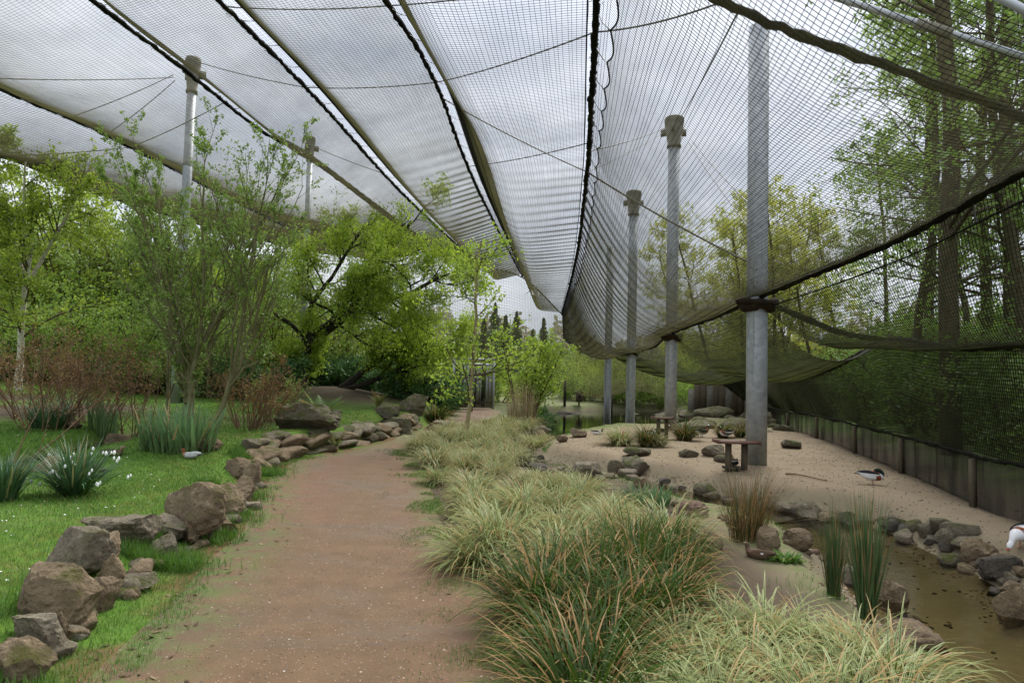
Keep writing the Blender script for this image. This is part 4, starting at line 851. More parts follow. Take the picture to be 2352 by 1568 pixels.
# great dark tree leaning over the path
g = np.random.default_rng(23); b = atY(690, 26.0); t = thing('spreading_tree', 'dark-limbed spreading tree with drooping lime-green leaves reaching over the path', 'tree', b)
build_tree(t, g, ([[0, 0, -.3], [.05, 0, 1.6], [.05, .1, 1.5], [0, -.1, 1.7], [1.2, .6, -.2], [1.2, .6, -.15], [0, 0, 2.0], [.1, .2, 1.9]], [[.06, 0, 1], [1, -.15, .55], [1, .1, .95], [.75, -.6, .8], [.9, .1, .9], [1, .0, .35], [.25, .2, 1.2], [-.8, -.2, .7]], [2.6, 6.2, 6.4, 5.0, 3.4, 5.2, 5.2, 4.2], [.26, .13, .125, .10, .16, .11, .10, .09], 10, .10, .01),
    [dict(n=12, t0=.22, a=(25, 70), l=(.3, .52), rr=.5, s=6, w=.16, up=.03), dict(n=8, t0=.15, a=(30, 65), l=(.35, .55), rr=.5, s=5, w=.16, up=-.02), dict(n=6, t0=.15, a=(30, 65), l=(.4, .65), rr=.6, s=3, w=.16, up=-.05)], (19, .105, .5, 1.0, .12, .0), MAT['bark_dark'], MAT['leaf_lime'], (10, 7, 4, 3))
# slim young tree among the sedge
g = np.random.default_rng(24); b = onland(1068, 1012); t = thing('young_tree', 'slim pale-barked young tree growing out of the sedge', 'tree', b)
build_tree(t, g, ([[0, 0, -.1]], [[-.02, 0, 1]], [5.0], [.058], 14, .085, .05), [dict(n=24, t0=.12, a=(45, 85), l=(.22, .40), rr=.36, s=6, w=.12, up=.02), dict(n=8, t0=.1, a=(30, 65), l=(.3, .5), rr=.55, s=4, w=.15, up=-.02)], (13, .09, .65, .5, .07, .0), MAT['bark_young'], MAT['leaf_young'], bbark=MAT['bark_brown'])
# yellow-green bush at the pond outlet
g = np.random.default_rng(25); b = atY(1205, 26.5); t = thing('leafy_bush', 'yellow-green upright bush between the gate and the pond', 'bush', b)
az = g.uniform(0, 6.28, 14); build_tree(t, g, ([[.3 * math.cos(a), .3 * math.sin(a), -.1] for a in az], [[.3 * math.cos(a), .3 * math.sin(a), 1] for a in az], g.uniform(2.2, 3.9, 14), [.03] * 14, 7, .06, .03), [dict(n=9, t0=.15, a=(25, 60), l=(.22, .42), rr=.5, s=4, w=.12, up=.03), dict(n=6, t0=.15, a=(30, 60), l=(.35, .6), rr=.6, s=3, w=.12)], (10, .10, .6, .3, .07, .0), MAT['bark_brown'], MAT['leaf_young'])
# rusty bare shrubs on the bank
def twiggy(px, py, w, h, label, seed, lm='leaf_rust', nl=5, stems=16, lean=.45, bark='twig_red'):
    g = np.random.default_rng(seed); b = onland(px, py); t = thing('twiggy_shrub', label, 'shrub', b, 0, 'twiggy shrubs on the bank'); az = g.uniform(0, 6.28, stems); W_ = w * b[1] / FPX; H_ = h * b[1] / FPX
    build_tree(t, g, ([[.25 * W_ * math.cos(a) * g.random(), .25 * W_ * math.sin(a), -.05] for a in az], [[lean * W_ * math.cos(a), lean * W_ * math.sin(a), H_ * .9] for a in az], g.uniform(.7, 1.1, stems) * H_, [.013] * stems, 6, .09, .02), [dict(n=5, t0=.15, a=(20, 55), l=(.3, .55), rr=.6, s=4, w=.13, up=.04), dict(n=4, t0=.2, a=(25, 60), l=(.35, .6), rr=.7, s=3, w=.13, up=.03)], (nl, .045, .5, 0, .03, .2), MAT[bark], MAT[lm], (4, 3, 3, 3))
twiggy(110, 985, 200, 210, 'broad rusty-leaved shrub at the frame side on the bank', 31, nl=4, stems=20)
twiggy(205, 975, 190, 200, 'rusty-brown twiggy shrub in the middle of the bank', 32, nl=4, stems=20)
twiggy(60, 960, 160, 190, 'orange-brown shrub in front of the birch trunk', 33, nl=3, stems=16)
twiggy(295, 985, 130, 190, 'sparse reddish shrub with few upright stems beside the iris bed', 34, nl=2, stems=9)
twiggy(575, 985, 150, 150, 'red-brown twiggy shrub behind the start of the stone wall', 35, nl=3, stems=26)
twiggy(635, 970, 110, 120, 'low reddish shrub beside the leaning dark tree', 36, nl=3, stems=20, lm='leaf_green')
twiggy(15, 1075, 190, 230, 'bare arching brown shrub rising from behind the flower clump', 37, nl=0 or 1, stems=6, lean=.9)
# hedges and background bushes: a few kinds, copied
def bush_proto(seed, lm, bark, size=.085, n=16, h=(2.2, 3.6), spread=.55, nl=7):
    g = np.random.default_rng(seed); t = thing('bush', None, 'bush'); az = g.uniform(0, 6.28, n)
    build_tree(t, g, ([[.6 * math.cos(a) * g.random(), .6 * math.sin(a) * g.random(), -.2] for a in az], [[spread * math.cos(a), spread * math.sin(a), 1] for a in az], g.uniform(*h, n), [.035] * n, 6, .1, .0), [dict(n=9, t0=.1, a=(30, 75), l=(.25, .5), rr=.5, s=4, w=.16), dict(n=6, t0=.1, a=(30, 70), l=(.35, .6), rr=.6, s=3, w=.16, up=-.02)], (nl, size, .6, .3, .09, .05), MAT[bark], MAT[lm], (5, 4, 3, 3)); return t
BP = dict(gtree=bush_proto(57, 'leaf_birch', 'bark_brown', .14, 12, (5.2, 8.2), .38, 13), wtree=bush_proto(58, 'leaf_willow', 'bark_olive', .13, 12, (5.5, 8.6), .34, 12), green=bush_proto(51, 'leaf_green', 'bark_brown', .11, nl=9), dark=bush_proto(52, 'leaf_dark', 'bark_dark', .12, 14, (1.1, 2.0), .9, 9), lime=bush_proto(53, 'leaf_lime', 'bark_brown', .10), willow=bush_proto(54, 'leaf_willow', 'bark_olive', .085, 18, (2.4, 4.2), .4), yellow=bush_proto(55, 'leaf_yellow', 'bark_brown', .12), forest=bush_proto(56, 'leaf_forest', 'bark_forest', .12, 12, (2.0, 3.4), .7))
_used = set()
def put(kind, P_, loc, rz, sc, label, group, name=None):
    t = P_[kind]
    if kind not in _used or t.name in ('x',):
        _used.add(kind); CH.setdefault(t.name, [(c, kids(c)) for c in kids(t)]); t.location = tuple(map(float, loc)); t.rotation_euler = (0, 0, rz); t.scale = (sc,) * 3 if np.isscalar(sc) else sc; t['label'] = label; t['group'] = group; return t
    return copy_tree(t, loc, rz, sc, label, group)
g = np.random.default_rng(61)
LB = dict(gtree='tall yellow-green tree of the hedge reaching up to the outer net', wtree='tall grey-green tree of the hedge reaching up to the outer net', green='mid-green leafy bush in the hedge behind the birch and willow', dark='low dark green bush in the undergrowth below the spreading tree', lime='bright lime bush in the hedge behind the willow', willow='tall loose grey-green shrub in the hedge bank', yellow='yellow-leaved bush outside the net beyond the mast row', forest='forest bush outside the net behind the fabric fence')
for kind, px, Y, sc in [('green', -60, 26, 1.2), ('green', 120, 27, 1.3), ('gtree', 40, 32, 1.0), ('green', 215, 29, 1.4), ('gtree', 150, 31, 1.0), ('green', 330, 26.5, 1.25), ('wtree', 270, 31, 1.0), ('green', 440, 29, 1.4), ('wtree', 530, 27, .85), ('lime', 560, 30, 1.5), ('green', 620, 32, 1.5), ('willow', 470, 22, .95), ('gtree', 420, 34, 1.05), ('wtree', 480, 33, .9), ('green', -180, 24, 1.2), ('gtree', -100, 29, 1.05), ('wtree', -20, 35, 1.1), ('gtree', 590, 35, .85), ('wtree', 680, 36, .9), ('gtree', 760, 37, .8), ('gtree', 870, 39, .65), ('lime', 960, 38, 1.2), ('green', 100, 23.5, .85), ('green', 330, 22.5, .8), ('green', 20, 24, 1.0), ('green', 240, 24, .9), ('lime', 610, 27.5, 1.0), ('gtree', 210, 30, 1.12), ('wtree', 330, 31, 1.1), ('gtree', 110, 28, 1.0), ('gtree', 390, 30, .95), ('wtree', 560, 33, 1.0), ('green', 1085, 42, 1.0), ('lime', 1150, 46, .9), ('green', 1030, 41, .9)]:
    put(kind, BP, atY(px, Y), g.uniform(0, 6.28), sc * g.uniform(.92, 1.08), LB[kind], 'hedge bushes of the bank')
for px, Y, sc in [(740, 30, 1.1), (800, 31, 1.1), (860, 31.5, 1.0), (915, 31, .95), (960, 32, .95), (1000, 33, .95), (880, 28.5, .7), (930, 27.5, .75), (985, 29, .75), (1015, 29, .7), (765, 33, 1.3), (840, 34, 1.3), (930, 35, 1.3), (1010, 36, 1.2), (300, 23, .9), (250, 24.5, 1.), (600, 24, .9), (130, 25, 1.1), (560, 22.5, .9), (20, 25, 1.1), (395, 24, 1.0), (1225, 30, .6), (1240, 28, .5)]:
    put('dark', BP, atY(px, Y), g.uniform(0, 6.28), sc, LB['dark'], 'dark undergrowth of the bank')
# wood outside the net beyond the fence: tall trees with bare trunks
def tall_proto(seed, lm, h=15, r=.24, nl=5, size=.15, nb=26, t0=.25):
    g = np.random.default_rng(seed); t = thing('tall_tree', None, 'tree')
    build_tree(t, g, ([[0, 0, -.6]], [[g.normal() * .05, g.normal() * .05, 1]], [h], [r], 14, .065, .04), [dict(n=nb, t0=t0, a=(45, 85), l=(.14, .30), rr=.3, s=6, w=.14, up=.05), dict(n=9, t0=.15, a=(30, 65), l=(.3, .55), rr=.5, s=4, w=.15, up=-.03), dict(n=4, t0=.2, a=(30, 60), l=(.35, .6), rr=.6, s=3, w=.15, up=-.06)], (nl, size, .55, .4, .08, .1), MAT['bark_forest'], MAT[lm], (10, 6, 3, 3)); return t
TP = dict(tallf=tall_proto(71, 'leaf_forest', 16, .19, 9, .13, 22, .28), tallg=tall_proto(72, 'leaf_willow', 15, .14, 9, .12, 24, .28), tally=tall_proto(73, 'leaf_yellow', 12, .12, 6, .14, 36, .12))
LT = dict(tallf='tall brown-trunked forest tree outside the fabric fence', tallg='slender pale-leaved forest tree outside the side net', tally='yellow-leaved tree beyond the mast row')
def beyond(Y, off):
    x = float(np.interp(Y, WB[:, 1], WB[:, 0])) + off; return np.array([x, Y, Hs(x, Y)])
def bpx(px, Y): p = atY(px, Y); return p
for kind, px, Y, sc in [('tallf', 2185, 15.0, 1.2), ('tallf', 2262, 21, 1.0), ('tallg', 2085, 20, .95), ('tallf', 2325, 18, 1.1), ('tallg', 2380, 15, 1.0), ('tallf', 2140, 28, 1.1), ('tallg', 2240, 31, 1.1), ('tallf', 2440, 22, 1.1), ('tallg', 2030, 37, 1.0)]:
    put(kind, TP, atY(px, Y), g.uniform(0, 6.28), sc, LT[kind], 'tall trees outside the net')
for px, Y, sc in [(1840, 42, 1.1), (1770, 46, 1.15), (1650, 52, 1.2), (1880, 34, .8), (1700, 60, 1.35), (1800, 37, .95), (1590, 66, 1.2), (1940, 44, 1.1), (1730, 39, .9), (1670, 44, 1.0)]:
    put('tally', TP, atY(px, Y), g.uniform(0, 6.28), sc, LT['tally'], 'yellow trees beyond the masts')
for Y, off, sc in [(6, 3.0, .8), (8, 3.1, .85), (10, 3.0, .85), (12, 3.2, .9), (14, 3.1, .9), (16, 3.3, .9), (18.5, 3.2, .95), (21, 3.4, .95), (24, 3.4, 1.0), (27, 3.6, 1.0), (31, 3.6, 1.0), (35, 3.8, 1.1), (39, 4.0, 1.1), (7, 6, 1.2), (10.5, 6, 1.2), (14, 6.3, 1.3), (17.5, 6.2, 1.3), (21, 6.5, 1.3), (25, 6.6, 1.4), (29.5, 7, 1.4), (34, 7, 1.5), (9, 10, 1.6), (14, 10.5, 1.6), (20, 11, 1.7), (27, 11, 1.7), (35, 11, 1.7), (43, 6, 1.5)]:
    put('forest', BP, beyond(Y, off), g.uniform(0, 6.28), sc, LB['forest'], 'bushes outside the fabric fence')
for px, Y, sc in [(1840, 45, 1.2), (1720, 50, 1.2), (1560, 50, 1.0), (1490, 49, 1.1), (1420, 50, 1.0), (1640, 58, 1.4), (1380, 52, .9), (1345, 56, 1.1)]:
    put('yellow' if px > 1600 else 'lime', BP, atY(px, Y), g.uniform(0, 6.28), sc, LB['yellow'] if px > 1600 else 'bright lime bush beyond the end net and pond', 'bushes beyond the pond')
for px, Y, sc in [(1450, 47, .7), (1400, 48, .6), (1350, 49, .7), (1300, 50, .6), (1530, 47, .7), (1280, 58, 1.0), (1320, 62, 1.2), (1600, 44, .7)]:
    put('green', BP, atY(px, Y), g.uniform(0, 6.28), sc, 'mid-green bush on the far bank beyond the end net', 'bushes beyond the pond')
# conifers far behind the gate
g = np.random.default_rng(81)
def conifer(px, Y, h, label):
    t = thing('conifer', label, 'tree', atY(px, Y), g.uniform(0, 6), 'dark conifers behind the end net'); V, F = tubes([[0, 0, -1], [0, 0, h * .5], [0, 0, h]], np.array([.16, .1, .02]), 6); mk('trunk', V, F, MAT['bark_dark'], t)
    n = 2600; z = h * (.08 + .92 * g.random(n) ** 1.3); R = (h - z) * g.uniform(.28, .36) * g.uniform(.25, 1.1, n) * (.8 + .3 * np.sin(z * 5)); a = g.uniform(0, 6.28, n); c = np.c_[R * np.cos(a), R * np.sin(a), z - R * .25]
    V, F, v = leaves(g, c, .42, .45, .7, .4, g.random(n)); mk('crown', V, F, MAT['leaf_conifer'], t, v)
for px, Y, h in [(1108, 62, 5.8), (1133, 66, 8.0), (1158, 60, 6.2), (1183, 68, 7.4), (1222, 60, 5.0), (1246, 66, 6.6), (1085, 66, 5.6), (1330, 72, 4.0)]: conifer(px, Y, h, 'dark pointed conifer far behind the gate and end net')
# far wood that reads as one mass
n = 60000; a = g.uniform(-1.2, 1.35, n); D_ = g.uniform(85, 120, n); hh = 4 + 4 * vnoise(a * 30, D_ * 0, 1) + 3 * vnoise(a * 90, D_ * 0, 1, 4); c = np.c_[np.sin(a) * D_, np.cos(a) * D_, 0 * a]; c[:, 2] = H(c[:, 0], c[:, 1]) + hh * g.random(n) ** .8
V, F, v = leaves(g, c, .8, .7, .1, .3); tag(mk('far_wood', V, F, leafmat('far_wood_leaves', (.16, .15, .10), (.24, .23, .14), (.32, .30, .20), .35), var=v), 'hazy brown-green wood closing the view far behind the aviary', 'woodland', kind='stuff')

# ------------------------------------------------------------------ blades: grass, sedge, iris
def blades(g, base, az, L, th0, droop, width, segs=5, twist=.0):
    n = len(base); V = np.zeros((n, segs + 1, 2, 3)); p = base.copy(); th = th0.copy(); hd = np.c_[np.cos(az), np.sin(az)]; sd_ = np.c_[-np.sin(az), np.cos(az), az * 0]
    for i in range(segs + 1):
        u = i / segs; w = width * (1 - u ** 2.2) * (.6 + .4 * min(1, u * 4)) + width * .05
        V[:, i, 0] = p - sd_ * w[:, None] * .5; V[:, i, 1] = p + sd_ * w[:, None] * .5
        ds = L / segs; p = p + np.c_[hd * (np.cos(th) * ds)[:, None], np.sin(th) * ds]; th = th - droop / segs * (.5 + u)
    V = V.reshape(-1, 3); i = np.arange(n)[:, None] * (segs + 1) * 2; j = np.arange(segs)[None] * 2; F = np.stack([i + j, i + j + 1, i + j + 3, i + j + 2], -1).reshape(-1, 4)
    r = g.random(n); va = np.zeros((n, segs + 1, 2, 3)); va[..., 0] = r[:, None, None]; va[..., 1] = (np.arange(segs + 1) / segs)[None, :, None]; va[..., 2] = np.array([0, 1])[None, None]
    return V, F, va.reshape(-1, 3)
def tuft_mesh(name, seed, n, R, L, th, droop, width, mat, segs=5, parent=None, fan=1.0):
    g = np.random.default_rng(seed); a = g.uniform(0, 6.28, n); rad = R * np.sqrt(g.random(n)); base = np.c_[rad * np.cos(a), rad * np.sin(a), 0 * a - .02]; az = a + g.normal(size=n) * .7 * fan
    m_ = int(n * .10); a2 = g.uniform(0, 6.28, m_); rd = R * 1.2 * np.sqrt(g.random(m_)); V2, F2, va2 = blades(g, np.c_[rd * np.cos(a2), rd * np.sin(a2), 0 * a2 + .01], a2 + g.normal(size=m_), g.uniform(L[0] * .5, L[1] * .8, m_), np.radians(g.uniform(2, 50, m_)), g.uniform(.2, 1.6, m_), width * g.uniform(.5, .9, m_), segs); va2[:, 0] = 1.0; V2[:, 2] = np.maximum(V2[:, 2], .006)
    k = rad / R; V, F, va = blades(g, base, az, g.uniform(L[0], L[1], n), np.radians(g.uniform(th[0], th[1], n) - 12 * k), g.uniform(droop[0], droop[1], n), width * g.uniform(.7, 1.3, n), segs); return mk(name, np.vstack([V, V2]), [F, F2 + len(V)], MAT[mat], parent, np.vstack([va, va2]))
def tuft_proto(name, cat, *a, **k):
    o = tuft_mesh(name, *a, **k); o['category'] = cat; return o
PRO = dict(
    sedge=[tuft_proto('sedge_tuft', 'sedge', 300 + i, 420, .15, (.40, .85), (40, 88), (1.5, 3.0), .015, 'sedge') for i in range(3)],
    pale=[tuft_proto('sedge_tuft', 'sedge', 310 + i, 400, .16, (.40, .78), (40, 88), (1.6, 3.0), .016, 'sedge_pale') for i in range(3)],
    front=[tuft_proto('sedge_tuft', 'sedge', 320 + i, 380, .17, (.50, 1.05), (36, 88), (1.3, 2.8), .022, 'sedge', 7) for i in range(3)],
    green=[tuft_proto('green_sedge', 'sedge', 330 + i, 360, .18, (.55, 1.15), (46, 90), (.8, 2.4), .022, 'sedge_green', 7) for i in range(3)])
_first = {}
def plant(kind, x, y, sc, label, group, g):
    pr = PRO[kind]; i = int(g.integers(len(pr))); o = pr[i]; loc = (x, y, Hs(x, y)); rz = g.uniform(0, 6.28)
    if (kind, i) in _first:
        o = o.copy(); COL.objects.link(o)
    _first[(kind, i)] = 1; o.location = loc; o.rotation_euler = (0, 0, rz); o.scale = (sc, sc, sc * g.uniform(.9, 1.1)); o['label'] = label; o['group'] = group; return o
g = np.random.default_rng(91)
BED = np.array([G(a, b)[:2] for a, b in [(975, 1090), (958, 1046), (966, 1022), (1012, 1003), (1080, 992), (1150, 975), (1235, 978), (1248, 995), (1225, 1015), (1165, 1045), (1190, 1075), (1280, 1112), (1400, 1165), (1500, 1200), (1560, 1290), (1400, 1290), (1290, 1330), (1190, 1370), (1090, 1290), (1030, 1195), (1005, 1125)]])
GRN = np.array([G(a, b)[:2] for a, b in [(1290, 1345), (1400, 1300), (1550, 1300), (1660, 1345), (1560, 1420), (1480, 1480), (1420, 1600), (1260, 1560), (1260, 1450)]])
FRT = np.array([G(a, b)[:2] for a, b in [(1560, 1470), (1700, 1462), (1860, 1475), (1990, 1530), (2060, 1610), (1900, 1750), (1480, 1700), (1430, 1610), (1490, 1490)]])
def fill(poly, step, g, jitter=.25):
    lo, hi = poly.min(0), poly.max(0); out = []
    for i, y in enumerate(np.arange(lo[1], hi[1], step * .86)):
        for x in np.arange(lo[0] + (i % 2) * step / 2, hi[0], step):
            q = np.array([x, y]) + g.normal(size=2) * step * jitter
            if inpoly(q[:1], q[1:], poly)[0]: out.append(q)
    return out
ORD = 'first second third fourth fifth sixth seventh eighth ninth tenth eleventh twelfth thirteenth fourteenth fifteenth sixteenth seventeenth eighteenth nineteenth twentieth'.split() + ['twenty-' + w for w in 'first second third fourth fifth sixth seventh eighth ninth'.split()] + ['thirtieth'] + ['thirty-' + w for w in 'first second third fourth fifth sixth seventh eighth ninth'.split()] + sum([[t0] + [t1 + w for w in 'first second third fourth fifth sixth seventh eighth ninth'.split()] for t0, t1 in (('fortieth', 'forty-'), ('fiftieth', 'fifty-'), ('sixtieth', 'sixty-'), ('seventieth', 'seventy-'))], [])
rows_ = {0: [], 1: [], 2: []}
for q in fill(BED, .70, g, .18):
    b0 = xR(q[1]); b1 = np.interp(q[1], [4, 6, 8, 10, 14, 18, 24, 30], [2.2, 2.2, 2.2, 2.1, .8, .6, 1.2, 1.2]); k = (q[0] - b0) / max(b1 - b0, .3); rows_[0 if k < .36 else 1 if k < .7 else 2].append(q)
for k, nm in ((0, 'path-side row'), (1, 'middle row'), (2, 'stream-side row')):
    for i, q in enumerate(sorted(rows_[k], key=lambda v: v[1])):
        plant('pale' if q[1] > 9 and g.random() < .75 else 'sedge', q[0], q[1], g.uniform(.72, 1.22) * (.80 if q[1] < 12 else .88), 'striped sedge tussock, ' + ORD[min(i, 78)] + ' from the front in the ' + nm + ' of the bank', 'striped sedge tussocks along the path', g)
for px, py in [(1270, 1400), (1370, 1390), (1470, 1370), (1560, 1362), (1285, 1480), (1385, 1490), (1475, 1470), (1290, 1565), (1390, 1590), (1545, 1440), (1340, 1325), (1450, 1315), (1540, 1305), (1340, 1690), (1235, 1430)]:
    q = G(px, py); plant('green', q[0], q[1], g.uniform(.50, .70), 'dark green sedge tussock with brown dead blades in the path-side bank', 'green sedge tussocks', g)
for px, py in [(1560, 1545), (1660, 1520), (1760, 1510), (1860, 1520), (1960, 1555), (1500, 1630), (1610, 1620), (1720, 1610), (1840, 1615), (1960, 1640), (2050, 1630), (1500, 1730), (1640, 1720), (1780, 1720), (1900, 1740), (2060, 1740)]:
    q = G(px, py); plant('front', q[0], q[1], g.uniform(.46, .62), 'large cream-edged sedge tussock at the bottom of the picture', 'foreground striped sedge', g)
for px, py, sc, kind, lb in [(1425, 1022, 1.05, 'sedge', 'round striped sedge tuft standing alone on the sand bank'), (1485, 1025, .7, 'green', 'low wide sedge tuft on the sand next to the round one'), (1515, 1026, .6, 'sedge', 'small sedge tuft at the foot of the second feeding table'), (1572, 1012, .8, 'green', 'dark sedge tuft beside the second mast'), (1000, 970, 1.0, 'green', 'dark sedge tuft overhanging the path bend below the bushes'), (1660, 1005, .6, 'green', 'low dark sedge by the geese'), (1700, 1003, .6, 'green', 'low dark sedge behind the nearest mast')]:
    p = onland(px, py); plant(kind, p[0], p[1], sc, lb, 'single sedge tufts', g)
# iris, strap leaves, flowers
def clump(name, label, cat, px, py, w, n, L, mat, seed, th=(70, 92), droop=(.05, .5), width=.03, depth=.5):
    g = np.random.default_rng(seed); b = onland(px, py); W_ = w * b[1] / FPX; a = g.uniform(0, 6.28, n); r_ = np.sqrt(g.random(n)); base = np.c_[r_ * np.cos(a) * W_ / 2, r_ * np.sin(a) * W_ / 2 * depth, 0 * a]
    base[:, 2] = H(base[:, 0] + b[0], base[:, 1] + b[1]) - b[2] - .02; V, F, va = blades(g, base, a + g.normal(size=n) * .8, g.uniform(*L, n), np.radians(g.uniform(*th, n)), g.uniform(*droop, n), width * g.uniform(.7, 1.2, n), 5)
    return tag(mk(name, V + b, F, MAT[mat], var=va, loc=b), label, cat)
clump('iris_clump', 'stand of upright grey-green iris blades at the willow foot', 'iris', 405, 1035, 170, 230, (.35, .88), 'iris', 1, width=.045, depth=.35, th=(58, 94), droop=(.0, .8))
clump('iris_clump', 'short patch of blue-green iris shoots at the stream edge', 'iris', 1485, 1160, 110, 190, (.18, .38), 'iris', 2, width=.024, th=(55, 90), droop=(.3, 1.2))
clump('iris_clump', 'thin iris shoots behind the white flower clump on the brook', 'iris', 235, 990, 60, 60, (.5, .8), 'iris', 3, width=.035)
clump('strap_leaf_clump', 'grey-green strap-leaf clump beyond the brook below the rusty shrubs', 'bulb leaves', 110, 985, 70, 240, (.45, .75), 'daff', 4, (50, 88), (.6, 2), .02)
clump('strap_leaf_clump', 'small grey-green strap-leaf clump on the grass behind the willow trunk', 'bulb leaves', 425, 925, 26, 130, (.4, .7), 'daff', 5, (55, 88), (.5, 1.8), .02)
clump('strap_leaf_clump', 'strap-leaf clump cut by the frame side in front of the lawn', 'bulb leaves', 5, 1150, 55, 220, (.42, .66), 'daff', 6, (55, 90), (.3, 1.4), .022)
clump('rush_clump', 'brown-tipped rush clump on the near bank of the stream', 'rush', 1715, 1240, 80, 330, (.4, .9), 'rush_brown', 7, (62, 90), (.2, .8), .007, .8)
clump('rush_clump', 'blue-green rush clump standing tallest by the stream', 'rush', 1992, 1425, 34, 210, (.5, 1.0), 'rush', 8, (78, 93), (.0, .35), .008, .8)
clump('rush_clump', 'thinner blue-green rush clump next to the tallest one', 'rush', 1915, 1370, 30, 130, (.45, .8), 'rush', 9, (78, 93), (.0, .35), .007, .8)
clump('dry_reeds', 'pale dry reed stalks in front of the yellow-green bush', 'reeds', 1198, 975, 70, 200, (.7, 1.7), 'reed_dry', 10, (80, 92), (.0, .3), .016, .5)
clump('cut_reed', 'pale cut reed stubs beside the iris shoots', 'reeds', 1580, 1185, 14, 9, (.2, .36), 'reed_dry', 11, (80, 92), (0, .2), .012, .5)
clump('weed_patch', 'low leafy green weeds behind the resting brown duck', 'weeds', 1800, 1285, 60, 160, (.06, .14), 'grass', 12, (20, 70), (.5, 2), .03, .6)
g = np.random.default_rng(14); b = onland(170, 1138); sc = b[1] / FPX
t = thing('snowflake_clump', 'dark green strap-leaf clump with hanging white bell flowers on the lawn', 'flowering bulbs', b)
n = 420; a = g.uniform(0, 6.28, n); r_ = .11 * np.sqrt(g.random(n)); base = np.c_[r_ * np.cos(a), r_ * np.sin(a), 0 * a]; V, F, va = blades(g, base, a + g.normal(size=n) * .35, g.uniform(.42, .76, n), np.radians(g.uniform(34, 90, n)), g.uniform(.1, 1.5, n), .018 * g.uniform(.7, 1.2, n), 6); mk('leaves', V, F, MAT['daff'], t, va)
sp = np.array([[-.025, 0, 0], [-.022, 0, -.03], [-.014, 0, -.05], [0, 0, 0]])
V, F = tubes([[0, 0, .002], [0, 0, -.008], [0, 0, -.022], [0, 0, -.036]], np.array([.003, .010, .012, .009]), 8, True); bell = None; m = MB()
for px, py in [(147, 1055), (163, 1050), (168, 1060), (172, 1068), (150, 1070), (157, 1072), (162, 1072), (154, 1066), (116, 1085), (121, 1082), (210, 1042), (214, 1030), (237, 1040), (244, 1040), (256, 1040), (263, 1038), (262, 1052), (269, 1058), (273, 1052), (205, 1088), (211, 1080), (203, 1095), (222, 1110), (230, 1108), (225, 1112), (170, 1043), (112, 1045), (72, 1105), (92, 1110), (294, 1095), (300, 1092)]:
    p = U(px, py - 4, b[1] + g.uniform(-.25, .12)) - b
    if bell is None: bell = mk('flower', V, F, MAT['white'], t); fo = bell
    else: fo = bell.copy(); COL.objects.link(fo); fo.parent = t
    fo.location = tuple(p); k = g.uniform(.9, 1.25); fo.scale = (k, k, k); q = np.array([p[0] * .25, p[1] * .3, 0]); mid = np.array([p[0] * .75, p[1] * .8, p[2] * .95]); top = p + [-.012, 0, .03]
    m.add(*tubes(catmull([q, mid, top, p + [0, 0, .0]], 4), .0025, 4))
m.out('stalks', MAT['moss'], t)
# ferns by the pool
def fern(px, py, h, label, seed):
    g = np.random.default_rng(seed); b = onland(px, py); t = thing('fern', label, 'fern', b, 0, 'ferns by the rock pool'); hh = h * b[1] / FPX
    for i in range(11):
        a = g.uniform(0, 6.28); L = hh * g.uniform(.7, 1.1); u = np.linspace(0, 1, 16); th = np.radians(80) - u * g.uniform(.4, 1.5); ds = L / 15; x = np.cumsum(np.cos(th)) * ds; z = np.cumsum(np.sin(th)) * ds; c = np.c_[x * math.cos(a), x * math.sin(a), z]; sd_ = np.array([-math.sin(a), math.cos(a), 0]); m = MB(); rv = g.random()
        for s in (-1, 1):
            w = .24 * L * np.sin(np.pi * (.12 + .85 * u)); tip = c + s * sd_ * w[:, None] + [0, 0, -.02]; f = nrm(np.gradient(c, axis=0)) * ds * .42; V = np.stack([c - f, c + f, tip + f * .4], 1).reshape(-1, 3); m.add(V, np.arange(48).reshape(-1, 3), var=np.full((48, 3), rv * .7 if i < 8 else .95))
        m.out('frond', MAT['fern'], t, var=True)
fern(738, 985, 85, 'tall yellow-green fern with brown old fronds beside the pool', 1); fern(705, 1000, 55, 'low spreading fern in front of the mossy boulder', 2); fern(868, 950, 45, 'small upright fern behind the rock pool', 3); fern(770, 998, 45, 'arching fern on the rim of the stone wall', 4)
# grass blades
def grass(name, label, X, Y, L, mat, w, seed, th=(40, 90)):
    g = np.random.default_rng(seed); n = len(X); base = np.c_[X, Y, H(X, Y) - .004]; k = .75 + .5 * vnoise(X, Y, 2.2); V, F, va = blades(g, base, g.uniform(0, 6.28, n), g.uniform(L[0], L[1], n) * k, np.radians(g.uniform(*th, n)), g.uniform(.2, 1.6, n), w * g.uniform(.7, 1.3, n) * np.clip(Y / 6, .8, 3), 2); va[:, 0] = np.clip(va[:, 0] * .7 + .42 * np.repeat(vnoise(X, Y, .9, 7), 6), 0, 1); tag(mk(name, V, F, MAT[mat], var=va), label, 'grass', kind='stuff')
g = np.random.default_rng(101)
y = g.uniform(2.6, 1, 0) if False else 3.0 + 17 * g.random(230000) ** 1.7; d = g.uniform(-.25, 5.5, len(y)); x = xL(y) - d
bd, _ = pdist(x, y, BROOK); dens = smooth(-.25, .10, d + .34 * (vnoise(x, y, 2.6) - .42)) * (bd > .42) * np.where(y > 13.5, (d > .7) * .5, 1); k = g.random(len(y)) < dens
grass('lawn_grass', 'short bright green grass of the lawn beside the path', x[k], y[k], (.022, .055), 'grass', .0045, 1)
# longer grass round the boulders
y = 3.2 + 8 * g.random(46000); d = g.normal(.36, .2, len(y)); x = xL(y) - d; k = vnoise(x, y, 2.1, 2) > .42
grass('tall_grass', 'longer grass growing between the lawn-edge boulders', x[k], y[k], (.06, .17), 'grass', .0055, 2, (50, 90))
